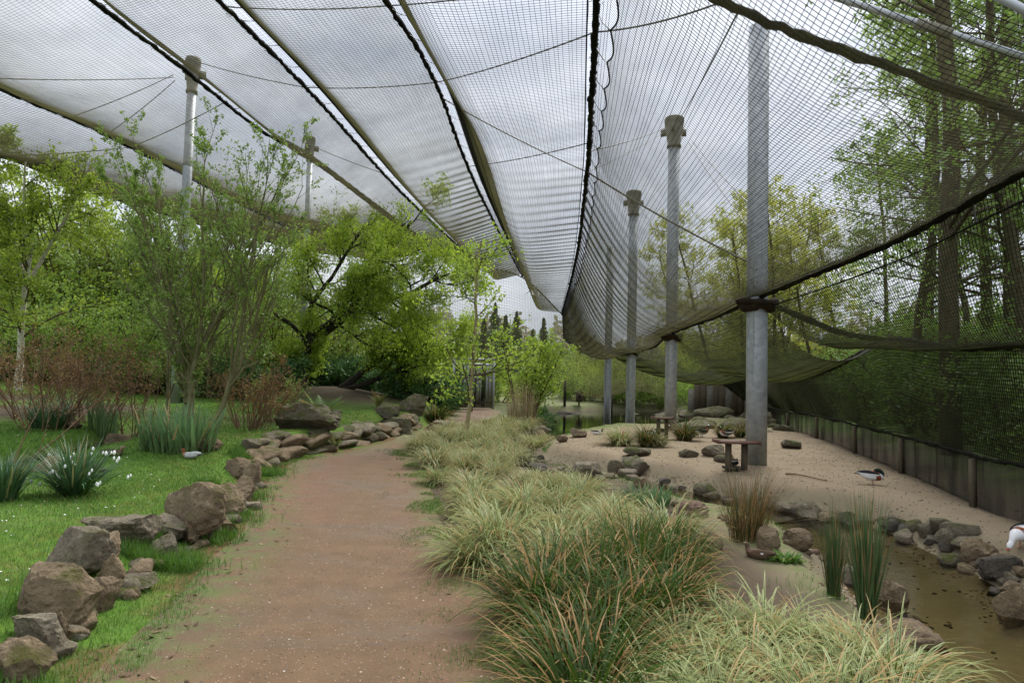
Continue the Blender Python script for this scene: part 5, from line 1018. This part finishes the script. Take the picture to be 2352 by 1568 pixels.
# scattered grass on the edge of the path by the sedge and on the near stream bank
y = 3.2 + 12 * g.random(26000) ** 1.3; x = xR(y) - np.abs(g.normal(0, .28, len(y))) + .08; k = vnoise(x, y, 3.1, 5) > .60
grass('verge_grass', 'sparse grass tufts along the sedge side of the path', x[k], y[k], (.02, .05), 'grass', .004, 3)
i = g.integers(0, len(STP), 60000); q = STP[i]; s_ = g.choice([-1, 1], len(i)); x = q[:, 0] + g.normal(0, .6, len(i)); y = q[:, 1] + g.normal(0, .6, len(i)); sdist, par = pdist(x, y, STP); w = np.interp(par, np.arange(len(STP)), STP[:, 2]); bedx = np.interp(y, [0, 4, 6, 8, 10, 14, 18, 24, 30], [2.2, 2.4, 2.2, 2.2, 2.1, .8, .6, 1.2, 1.2])
k = (sdist > w + .12) & (sdist < w + .85) & (sdpoly(x, y, SANDP) < -.1) & (vnoise(x, y, 1.7, 6) > .5) & (y < 22)
grass('bank_grass', 'patchy grass on the near bank of the stream', x[k], y[k], (.03, .08), 'grass', .0045, 4)
y = 17 + 18 * g.random(30000); x = xL(y) - g.uniform(.6, 16, len(y)); k = (np.exp(-(((x + 6.0) / 2.4) ** 2 + ((y - 26.5) / 4) ** 2)) < .3) & (y < 31)
grass('bank_lawn', 'mown grass on the bank behind the brook', x[k], y[k], (.03, .07), 'grass', .006, 5)

# daisies and fallen petals on the lawn
g = np.random.default_rng(120); y = 4 + 9 * g.random(150) ** 1.4; x = xL(y) - g.uniform(.7, 4.5, 150); m = MB(); an = np.arange(7) * 2 * math.pi / 7
for a_, b_ in zip(x, y):
    r_ = g.uniform(.006, .013); c = np.array([a_, b_, Hs(a_, b_) + .028]); m.add(np.vstack([c + np.c_[np.cos(an) * r_, np.sin(an) * r_ * .9, g.normal(size=7) * .002], [c + [0, 0, -.004]]]), np.array([[k, (k + 1) % 7, 7] for k in range(7)]))
tag(m.out('daisies', MAT['white']), 'tiny white daisies scattered over the lawn', 'daisies', kind='stuff')
# ------------------------------------------------------------------ birds
def solid(name, c, rough=.75): return plain(name, c, rough, .2, 0, 55, .4)
BC = {k: solid('plumage_' + k, c) for k, c in dict(white=(.80, .80, .77), black=(.014, .015, .016), greenblack=(.012, .022, .016), chestnut=(.22, .065, .025), brown=(.105, .068, .042), palebrown=(.22, .16, .10), darkbrown=(.045, .030, .020), grey=(.42, .42, .41), orange=(.42, .15, .05), red=(.45, .05, .04), pink=(.50, .20, .18), gullgrey=(.42, .44, .46), yellow=(.5, .33, .04), darkgrey=(.09, .09, .09)).items()}
POSE = dict(  # x forward, z up, half width, half height
    stand=[(-.34, .235, .006, .004), (-.27, .225, .04, .018), (-.18, .205, .085, .06), (-.05, .185, .115, .095), (.08, .185, .115, .10), (.17, .205, .09, .085), (.225, .25, .055, .055), (.245, .31, .038, .04), (.255, .355, .036, .038), (.28, .395, .045, .044), (.325, .395, .034, .03), (.352, .385, .014, .013)],
    sleep=[(-.34, .235, .006, .004), (-.27, .225, .04, .018), (-.18, .205, .085, .06), (-.05, .185, .115, .095), (.08, .185, .115, .10), (.17, .20, .095, .09), (.205, .25, .06, .055), (.18, .30, .045, .04), (.13, .325, .046, .042), (.07, .315, .036, .032), (.035, .30, .014, .012)],
    sit=[(-.34, .12, .006, .004), (-.27, .115, .04, .02), (-.18, .10, .09, .06), (-.05, .09, .125, .092), (.08, .09, .125, .095), (.17, .105, .10, .085), (.215, .155, .058, .055), (.225, .205, .042, .042), (.235, .245, .045, .044), (.285, .25, .034, .03), (.315, .24, .014, .013)],
    feed=[(-.34, .27, .006, .004), (-.27, .255, .04, .018), (-.18, .225, .085, .06), (-.05, .195, .115, .095), (.08, .18, .115, .10), (.17, .165, .085, .075), (.235, .13, .048, .048), (.275, .085, .036, .036), (.305, .05, .042, .042), (.335, .02, .03, .028), (.345, .003, .012, .012)])
def bird(name, label, p, heading, sc, pose, zones, wing, bill, legs, belly=None, group=None, spec='duck', wingpatch=None, z=None):
    """zones: [(until, colour)] from tail to bill along the body; one continuous body surface"""
    p = np.array(p, float)
    if z is not None: p[2] = z
    t = thing(name, label, spec, p, heading, group); sc *= .58; t.scale = (sc,) * 3
    K = catmull(np.array([(a, 0, b) for a, b, _, _ in POSE[pose]]), 4); kw = catmull(np.array([(a, b, 0) for _, _, a, b in POSE[pose]]), 4).clip(.002); n = len(K); k = 14
    T = nrm(np.gradient(K, axis=0)); Nn = np.c_[-T[:, 2], 0 * T[:, 0], T[:, 0]]; an = np.arange(k) * 2 * math.pi / k
    V = K[:, None] + np.array([0, 1, 0]) * (kw[:, 0, None] * np.cos(an))[..., None] + Nn[:, None] * (kw[:, 1, None] * np.sin(an))[..., None]; V = V.reshape(-1, 3)
    i = np.arange(n - 1)[:, None] * k; q = np.arange(k)[None]; F = np.stack([i + q, i + (q + 1) % k, i + k + (q + 1) % k, i + k + q], -1).reshape(-1, 4)
    cols = []; idx = []
    def ci(c):
        if c not in cols: cols.append(c)
        return cols.index(c)
    for r_ in range(n - 1):
        u = r_ / (n - 2)
        for a in range(k):
            c = next((c for lim, c in zones if u <= lim), zones[-1][1])
            if belly and math.sin(an[a] + .2) < -.35 and .12 < u < .6: c = belly
            idx.append(ci(c))
    caps = [np.arange(k)[None, ::-1], np.arange(k)[None] + (n - 1) * k]; idx += [ci(zones[0][1]), ci(zones[-1][1])]
    mk('body', V, [F] + caps, [BC[c] for c in cols], t, sm=True, midx=idx)
    e = K[-1]; d = T[-1]; d = nrm(d * .6 + np.array([.8 if pose != 'sleep' else -.6, 0, -.3])); V, F = tubes([e - d * .012, e + d * .02, e + d * .05], np.array([.014, .012, .008]), 8, True); V[:, 2] = (V[:, 2] - e[2]) * .75 + e[2]; mk('bill', V, F, BC[bill], t, sm=True)
    he = K[-7]
    for s in (-1, 1):
        V, F = ICO[1]; mk('eye', V * .006 + he + [0, s * kw[-7, 0] * .96, kw[-7, 1] * .3], F, BC['black'], t)
    zb = {'stand': .20, 'sleep': .20, 'sit': .10, 'feed': .205}[pose]
    for s in (-1, 1):   # folded wing hugging the flank
        u = np.linspace(0, 1, 12); x = .13 - .46 * u; hw = .060 * np.sin(np.pi * np.clip(u * .86 + .10, 0, 1)) ** .7; zc = zb + .035 + .028 * u; yc = s * np.interp(x, [-.34, -.18, -.05, .08, .2], [.012, .075, .106, .106, .075]); m = []
        for a in np.linspace(0, 2 * math.pi, 10, endpoint=False): m.append(np.c_[x, yc + s * .014 * math.cos(a) + s * -.02 * max(0, math.sin(a)), zc + hw * math.sin(a)])
        V = np.stack(m, 1).reshape(-1, 3); i = np.arange(11)[:, None] * 10; q = np.arange(10)[None]; F = np.stack([i + q, i + (q + 1) % 10, i + 10 + (q + 1) % 10, i + 10 + q], -1).reshape(-1, 4); wc = wing if not isinstance(wing, tuple) else None
        if wc: w_ = mk('wing', V, F, BC[wc], t, sm=True)
        else:
            w_ = mk('wing', V, F, [BC[wing[0]], BC[wing[1]]], t, sm=True, midx=[(0 if f % 10 in (0, 1, 2, 3) else 1) for f in range(len(F))])
        if wingpatch:
            V, F = ICO[2]; mk('wing_patch', V * [.04, .004, .016] + [-.10, s * .108, zb + .03], F, BC[wingpatch], w_, sm=True)
    V, F = box([-.31, 0, zb + .035], [.13, .07, .012]); mk('tail', V, F, BC[zones[0][1]], t)
    if legs and pose in ('stand', 'sleep', 'feed'):
        for s in (-1, 1):
            up = pose == 'sleep' and s == 1
            V, F = tubes([[.0, s * .045, .11], [-.01, s * .045, .055], [.0, s * .042, .008]] if not up else [[.0, s * .045, .11], [.03, s * .045, .075], [.06, s * .042, .08]], .0085, 6, True); lg = mk('leg', V, F, BC[legs], t)
            if not up:
                V = np.array([[-.015, 0, .006], [.055, -.03, .002], [.065, 0, .004], [.055, .03, .002], [.0, 0, .016]]) + [0, s * .042, 0]; mk('foot', V, [np.array([[0, 1, 4], [1, 2, 4], [2, 3, 4], [3, 0, 4]])], BC[legs], lg)
    return t
def hd(px_dir):  # heading that points this way: 0 = right in the picture, 90 = away
    return math.radians(px_dir)
SHEL = [(.10, 'black'), (.16, 'white'), (.50, 'white'), (.60, 'chestnut'), (.68, 'white'), (.72, 'white'), (1, 'greenblack')]
def wz(px, py): return onland(px, py)
bird('shelduck', 'white shelduck with chestnut breast band asleep on the sand by the fabric fence', wz(2003, 1112), hd(-8), 1.18, 'sleep', [(.08, 'black'), (.36, 'white'), (.47, 'chestnut'), (.56, 'white'), (1, 'greenblack')], ('black', 'white'), 'red', 'pink', spec='duck')
bird('shelduck', 'shelduck picking at the bank stones at the frame edge', wz(2350, 1255), hd(205), 1.2, 'feed', [(.08, 'black'), (.36, 'white'), (.46, 'chestnut'), (.54, 'white'), (1, 'white')], ('black', 'white'), 'red', 'pink')
bird('shelduck', 'distant shelduck preening on the mossy ledge below the board fence', wz(1590, 938) + [0, 0, .12], hd(185), 1.2, 'sleep', [(.08, 'black'), (.36, 'white'), (.6, 'chestnut'), (1, 'white')], ('chestnut', 'white'), 'red', 'pink')
bird('duck', 'brown duck with a white wing patch resting on the near stream bank', wz(1742, 1282), hd(140), .78, 'sit', [(.2, 'darkbrown'), (.6, 'brown'), (.85, 'brown'), (.93, 'palebrown'), (1, 'darkbrown')], 'brown', 'darkgrey', 'orange', 'palebrown', wingpatch='white')
bird('duck', 'orange-headed duck seen from behind on the board under the feeding table', wz(1684, 1078), hd(86), 1.15, 'sit', [(.18, 'black'), (.4, 'brown'), (.58, 'black'), (1, 'orange')], ('brown', 'white'), 'red', None, z=wz(1684, 1078)[2] + .07)
bird('teal', 'grey teal with chestnut head resting on the lawn by the iris clump', wz(438, 1052), hd(176), .86, 'sit', [(.14, 'darkgrey'), (.46, 'grey'), (.6, 'palebrown'), (1, 'chestnut')], 'grey', 'darkgrey', None, wingpatch='white')
bird('duck', 'mottled brown duck on the brook behind the white flowers', wz(258, 1048), hd(10), .95, 'sit', [(.3, 'darkbrown'), (.7, 'brown'), (1, 'palebrown')], 'darkbrown', 'darkgrey', None)
GO = [(.08, 'black'), (.17, 'white'), (.46, 'black'), (.72, 'chestnut'), (.8, 'black'), (.86, 'white'), (1, 'black')]
bird('goose', 'black goose with chestnut throat standing upright behind the nearest mast row', wz(1612, 1003), hd(20), 1.35, 'stand', GO, 'black', 'black', 'black', 'white', spec='goose')
bird('goose', 'black goose with chestnut breast bending beside the nearest mast', wz(1668, 1007), hd(200), 1.35, 'stand', GO, ('black', 'white'), 'black', 'black', 'white', spec='goose')
bird('goose', 'black goose standing half hidden behind the second feeding table', wz(1522, 1000), hd(10), 1.2, 'stand', GO, 'black', 'black', 'black', 'white', spec='goose')
bird('duck', 'white and dark duck resting on the sand between the sedge tufts', wz(1496, 1000), hd(10), 1.25, 'sit', [(.5, 'white'), (.62, 'black'), (1, 'black')], ('darkbrown', 'white'), 'darkgrey', None)
bird('duck', 'black and white duck half hidden behind the rim of the sand', wz(1372, 998), hd(10), 1.05, 'sit', [(.55, 'white'), (1, 'black')], ('black', 'white'), 'darkgrey', None)
bird('duck', 'small reddish duck swimming on the pond', G(1271, 968, -.3), hd(170), .95, 'sit', [(.15, 'black'), (.6, 'darkbrown'), (1, 'chestnut')], 'darkbrown', 'darkgrey', None, z=-.335)
bird('duck', 'brown duck dabbling among the stones of the pond outlet', wz(1196, 1012), hd(120), 1.0, 'sit', [(.3, 'darkbrown'), (1, 'brown')], 'brown', 'darkgrey', None)
def gull(px, py, Y, label, heading, roll, lift, sc):
    p = U(px, py, Y); t = thing('gull', label, 'gull', p, heading, 'flying gulls'); t.scale = (sc,) * 3; t.rotation_euler = (roll, .12, heading)
    K = np.array([(-.24, 0, 0, .004, .004), (-.18, 0, 0, .03, .012), (-.05, 0, 0, .055, .05), (.07, 0, .005, .055, .052), (.14, 0, .015, .04, .04), (.19, 0, .02, .036, .036), (.225, 0, .016, .02, .02), (.24, 0, .012, .008, .008)]); C_ = catmull(K[:, :3], 4); R_ = catmull(np.c_[K[:, 3:], K[:, 3]], 4)[:, :1].clip(.003); V, F = tubes(C_, R_[:, 0], 12, True); mk('body', V, F, BC['white'], t, sm=True)
    V, F = tubes([[.23, 0, .012], [.265, 0, .006]], np.array([.008, .003]), 6, True); mk('bill', V, F, BC['red'], t)
    for s in (-1, 1):
        st = np.array([(.07, .04, .02, .15), (.10, .20, .02 + lift * .10, .15), (.09, .33, .02 + lift * .12, .125), (.02, .46, .02 + lift * .0, .085), (-.07, .57, .02 - lift * .16, .03)]); m = []
        for x, y_, z_, c_ in catmull(np.c_[st[:, :3]], 3)[:, :3].tolist() and [(*a, b) for a, b in zip(catmull(st[:, :3], 3), catmull(np.c_[st[:, 3:], st[:, 3:], st[:, 3:]], 3)[:, 0])] and [(a[0], a[1], a[2], b) for a, b in zip(catmull(st[:, :3], 3), catmull(np.c_[st[:, 3:], st[:, 3:], st[:, 3:]], 3)[:, 0])]:
            m.append([[x, s * y_, z_], [x - c_ * .35, s * y_, z_ + .012], [x - c_, s * y_, z_ - .004], [x - c_ * .4, s * y_, z_ - .008]])
        m = np.array(m); n = len(m); V = m.reshape(-1, 3); i = np.arange(n - 1)[:, None] * 4; q = np.arange(4)[None]; F = np.stack([i + q, i + (q + 1) % 4, i + 4 + (q + 1) % 4, i + 4 + q], -1).reshape(-1, 4); mk('wing', V, [F, np.arange(4)[None] + 4 * (n - 1)], [BC['gullgrey'], BC['darkgrey']], t, sm=True, midx=[1 if f // 4 > n - 4 else 0 for f in range(len(F))] + [1])
    V = np.array([[-.2, .03, 0], [-.2, -.03, 0], [-.34, -.07, 0], [-.34, .07, 0], [-.2, .03, .008], [-.2, -.03, .008], [-.34, -.07, .004], [-.34, .07, .004]]); mk('tail', V, np.array([[0, 1, 2, 3], [7, 6, 5, 4], [0, 4, 5, 1], [1, 5, 6, 2], [2, 6, 7, 3], [3, 7, 4, 0]]), BC['white'], t)
gull(1225, 676, 20, 'grey gull flying under the net near the end curtain', hd(60), .3, 1.5, .42)
gull(907, 760, 18, 'pale gull gliding in front of the dark spreading tree', hd(80), -.05, 1.7, .40)

# ------------------------------------------------------------------ furniture
def feeding_table(px, py, w, h, label, low=True):
    b = onland(px, py); s = b[1] / FPX; t = thing('feeding_table', label, 'feeding table', b, -.05); W_, H_ = w * s, h * s
    for k in (-1, 1): V, F = box([k * W_ * .22, k * .05, H_ * .47 - .05], [.085, .085, H_ * .94 + .1], .1); mk('post', V, F, MAT['wood'], t)
    for k in (-1, 1): V, F = box([0, k * W_ * .15, H_ * .97], [W_ * 1.02, W_ * .29, .035]); mk('board', V, F, MAT['wood_red'], t)
    for k in (-1, 1): V, F = box([k * W_ * .51, 0, H_ * .99], [.03, W_ * .64, .06]); mk('rim', V, F, MAT['wood_red'], t)
    if low: V, F = box([-.06, 0, .045], [W_ * .45, W_ * .4, .04]); mk('lower_board', V, F, MAT['wood_dark'], t)
feeding_table(1691, 1080, 90, 66, 'wooden feeding table on two posts by the nearest mast')
feeding_table(1521, 1005, 44, 46, 'smaller wooden feeding table between the far sedge tufts', False)
b = atY(1331, 44.5); b[2] = U(1331, 937, 44.5)[2]; t = thing('bird_box', 'small wooden bird box with a roof and round hole beyond the pond', 'bird box', b); k = 44.5 / FPX
V, F = box([0, 0, .18], [.1, .1, .9]); mk('post', V, F, MAT['wood_dark'], t); V, F = box([0, 0, .72], [.42, .36, .62]); bx_ = mk('box', V, F, MAT['wood'], t); V, F = tubes([[0, -.185, .76], [0, -.195, .76]], .11, 16, True); mk('hole', V, F, MAT['black'], bx_)
for s in (-1, 1):
    V, F = box([0, 0, 0], [.36, .5, .035]); c, sn = math.cos(.6), math.sin(.6); V = np.c_[V[:, 0] * c + V[:, 2] * sn, V[:, 1], -V[:, 0] * sn * s * s + V[:, 2] * c]; V[:, 0] *= s; V += [s * .135, 0, 1.09]; mk('roof_board', V, F if s > 0 else F[:, ::-1], MAT['wood_dark'], t)
t = thing('shelter_box', 'low wooden shelter box on the rocks beside the second mast', 'nest box', onland(1487, 925)); V, F = box([0, 0, .3], [.9, .6, .5]); mk('box', V, F, MAT['wood_dark'], t); V, F = box([0, 0, .6], [1.15, .85, .05]); mk('lid', V, F, MAT['wood'], t)
for px, h, lb in [(1298, 1.15, 'short dark post below the end net near the bird box'), (1405, 1.2, 'short dark post behind the farthest mast')]:
    b = atY(px, 43.2); V, F = box([0, 0, .7], [.16, .16, 2.0]); tag(mk('post', V + b, F, MAT['wood_dark'], loc=b), lb, 'post', 'posts below the end net')
# gate
b = atY(1088, 36.5); Wg = 2.15; t = thing('gate', 'galvanised frame gate with a dark strip curtain where the path ends', 'gate', b, .06); Hg = 2.65
for k in (-1, 1): V, F = tubes([[k * Wg / 2, 0, -.2], [k * Wg / 2, 0, Hg]], .06, 12, True); mk('gate_post', V, F, MAT['pipe'], t)
for z in (Hg, Hg - .28): V, F = tubes([[-Wg / 2, 0, z], [Wg / 2, 0, z]], .055, 10, True); mk('crossbar', V, F, MAT['pipe'], t)
g = np.random.default_rng(6)
for i in range(34):
    x = -Wg / 2 + .09 + i * (Wg - .18) / 33; V, F = box([x, .06 + .03 * (i % 2), (Hg - .35) / 2 + .02], [.05, .012, Hg - .4], g.normal() * .3); mk('strip', V, F, MAT[['wood_dark', 'black', 'cap', 'galv'][int(g.integers(4))]], t)
V, F = box([0, -.05, .35], [Wg - .1, .04, .06]); mk('rail', V, F, MAT['wood_dark'], t)
# bench
b = atY(1056, 33.0); t = thing('bench', 'dark wooden bench beside the path before the gate', 'bench', b, -.2)
for k in range(3): V, F = box([0, -.18 + .17 * k, .44], [1.3, .14, .04]); mk('seat_slat', V, F, MAT['wood'], t)
for k in range(2): V, F = box([0, .26, .62 + .16 * k], [1.3, .03, .12]); mk('back_slat', V, F, MAT['wood'], t)
for sx in (-1, 1):
    for yy, hh in ((-.2, .44), (.24, .85)): V, F = box([sx * .58, yy, hh / 2 - .03], [.07, .07, hh + .02]); mk('leg', V, F, MAT['wood_dark'], t)
# fallen branch on the sand, sticks
g = np.random.default_rng(15)
def stick(px, py, px2, py2, r, label):
    a, b = onland(px, py), onland(px2, py2); P = catmull([a + [0, 0, .02], a * .6 + b * .4 + [0, .05, .035], b + [0, 0, .015]], 6); V, F = tubes(P, np.linspace(r, r * .5, len(P)), 6, True); tag(mk('stick', V, F, MAT['twig_red'], loc=P[0]), label, 'stick')
stick(1805, 1090, 1900, 1106, .016, 'curved brown branch lying on the sand by the sleeping shelduck'); stick(2015, 1170, 2120, 1150, .012, 'thin stick on the sand near the stone edging')
# pebbles and chips on path and bank
def pebbles(name, label, X, Y, smin, smax, mat, seed):
    g = np.random.default_rng(seed); V0, F0 = ICO[1]; V0 = V0[:12] if False else V0; n = len(X); V0, F0 = ico(0); s = g.uniform(smin, smax, n); Z = H(X, Y); a = g.uniform(0, 6.28, n); c, sn = np.cos(a), np.sin(a); q = V0[None] * (s[:, None, None] * np.array([1, .75, .45]) * g.uniform(.7, 1.3, (n, 1, 3))); q = np.stack([q[..., 0] * c[:, None] - q[..., 1] * sn[:, None], q[..., 0] * sn[:, None] + q[..., 1] * c[:, None], q[..., 2]], -1) + np.stack([X, Y, Z + s * .2], -1)[:, None]
    F = (F0[None] + (np.arange(n) * 12)[:, None, None]).reshape(-1, 3); v = np.repeat(g.random(n), 12); tag(mk(name, q.reshape(-1, 3), F, mat, var=np.c_[v, v, v]), label, 'pebbles', kind='stuff')
def pebmat(name, *cs):
    n = NT(name); a = n.attr(); n.bsdf(n.ramp(a[0], *[(i / (len(cs) - 1), c) for i, c in enumerate(cs)]), .85, .25); return n.m
y = 2.9 + 13 * g.random(5200) ** 1.8; x = xL(y) + (xR(y) - xL(y)) * g.random(len(y)); pebbles('path_gravel', 'loose reddish and pale gravel chips on the path', x, y, .002, .007, pebmat('gravel_chips', (.16, .075, .05), (.22, .15, .10), (.12, .10, .08), (.42, .37, .30)), 1)
i = g.integers(0, len(STP), 9000); q = STP[i]; x = q[:, 0] + g.normal(0, .75, len(i)); y = q[:, 1] + g.normal(0, .75, len(i)); sdist, par = pdist(x, y, STP); w = np.interp(par, np.arange(len(STP)), STP[:, 2]); k = (sdist > w * .55) & (sdist < w + .28) & (x > xR(y) + .9) & (vnoise(x, y, 1.2, 8) > .38)
pebbles('stream_gravel', 'small brown and tan gravel along the stream edges', x[k], y[k], .006, .024, pebmat('stream_pebbles', (.12, .085, .05), (.20, .145, .09), (.27, .19, .11), (.34, .28, .20)), 2)
i = g.integers(0, len(STP), 260); q = STP[i]; x = q[:, 0] + g.normal(0, .3, len(i)); y = q[:, 1] + g.normal(0, .3, len(i)); k = y < 9
pebbles('stream_bed_leaves', 'dark sunken leaves and stones on the stream bed', x[k], y[k], .01, .028, pebmat('bed_bits', (.05, .04, .022), (.11, .085, .05)), 3)
n = 9000; x = g.uniform(0, 12, n); y = g.uniform(7, 24, n); k = (sdpoly(x, y, SANDP) > .1); pebbles('sand_litter', 'scattered grit and dark bits on the sand bank', x[k], y[k], .006, .016, pebmat('sand_bits', (.06, .04, .025), (.14, .10, .065), (.42, .34, .24)), 4)

# dead leaves and bits of blade along the path edges and under the sedge
g = np.random.default_rng(140); m = MB()
y = 3.2 + 11 * g.random(900) ** 1.5; x = np.where(g.random(900) < .7, xR(y) - np.abs(g.normal(0, .22, 900)) + .25, xL(y) + np.abs(g.normal(0, .3, 900)) - .1); n = len(x)
q = np.c_[x, y, H(x, y) + .006]; d = np.c_[nrm(g.normal(size=(n, 2))), g.normal(size=n) * .25] * g.uniform(.008, .04, (n, 1)); w = np.c_[-d[:, 1], d[:, 0], g.normal(size=n) * .004] * g.uniform(.12, .5, (n, 1))
v = np.repeat(g.random(n), 4); m.add(np.stack([q - d, q + w, q + d, q - w], 1).reshape(-1, 3), np.arange(4 * n).reshape(-1, 4), var=np.c_[v, v, v])
tag(m.out('dead_leaves', pebmat('dead_leaf', (.05, .03, .018), (.12, .075, .04), (.27, .20, .11)), var=True), 'brown dead leaves and sedge bits along the path edges', 'leaf litter', kind='stuff')
n = 700; x = g.uniform(.5, 9, n); y = g.uniform(8, 20, n); wd = x - np.interp(y, WALLP[::-1][:, 1], WALLP[::-1][:, 0]); k = (wd < -.1) & ((wd > -.9) | (g.random(n) < .12)) & (sdpoly(x, y, SANDP) > 0); x, y = x[k], y[k]; n = len(x)
m = MB(); q = np.c_[x, y, H(x, y) + .006]; d = np.c_[nrm(g.normal(size=(n, 2))), g.normal(size=n) * .1] * g.uniform(.01, .06, (n, 1)); w = np.c_[-d[:, 1], d[:, 0], g.normal(size=n) * .004] * g.uniform(.08, .4, (n, 1)); v = np.repeat(g.random(n), 4)
m.add(np.stack([q - d, q + w, q + d, q - w], 1).reshape(-1, 3), np.arange(4 * n).reshape(-1, 4), var=np.c_[v, v, v]); tag(m.out('fence_litter', pebmat('fence_leaf', (.045, .025, .016), (.10, .05, .03)), var=True), 'dark leaf litter along the foot of the fabric fence', 'leaf litter', kind='stuff')

# ------------------------------------------------------------------ alike things get their place in the label
byl = {}
for o in list(COL.objects):
    if o.parent is None and o.get('label') and o.get('category', 1): byl.setdefault(o['label'], []).append(o)
def scr(o):
    c = np.array(o.location) - [0, 0, EYE]; d = max(c @ fwd, .1); return PW / 2 + FPX * (c @ rgt) / d
for lb, L_ in byl.items():
    if len(L_) > 1:
        for i, o in enumerate(sorted(L_, key=scr)): o['label'] = lb + ', ' + ORD[min(i, 48)] + ' from the left'
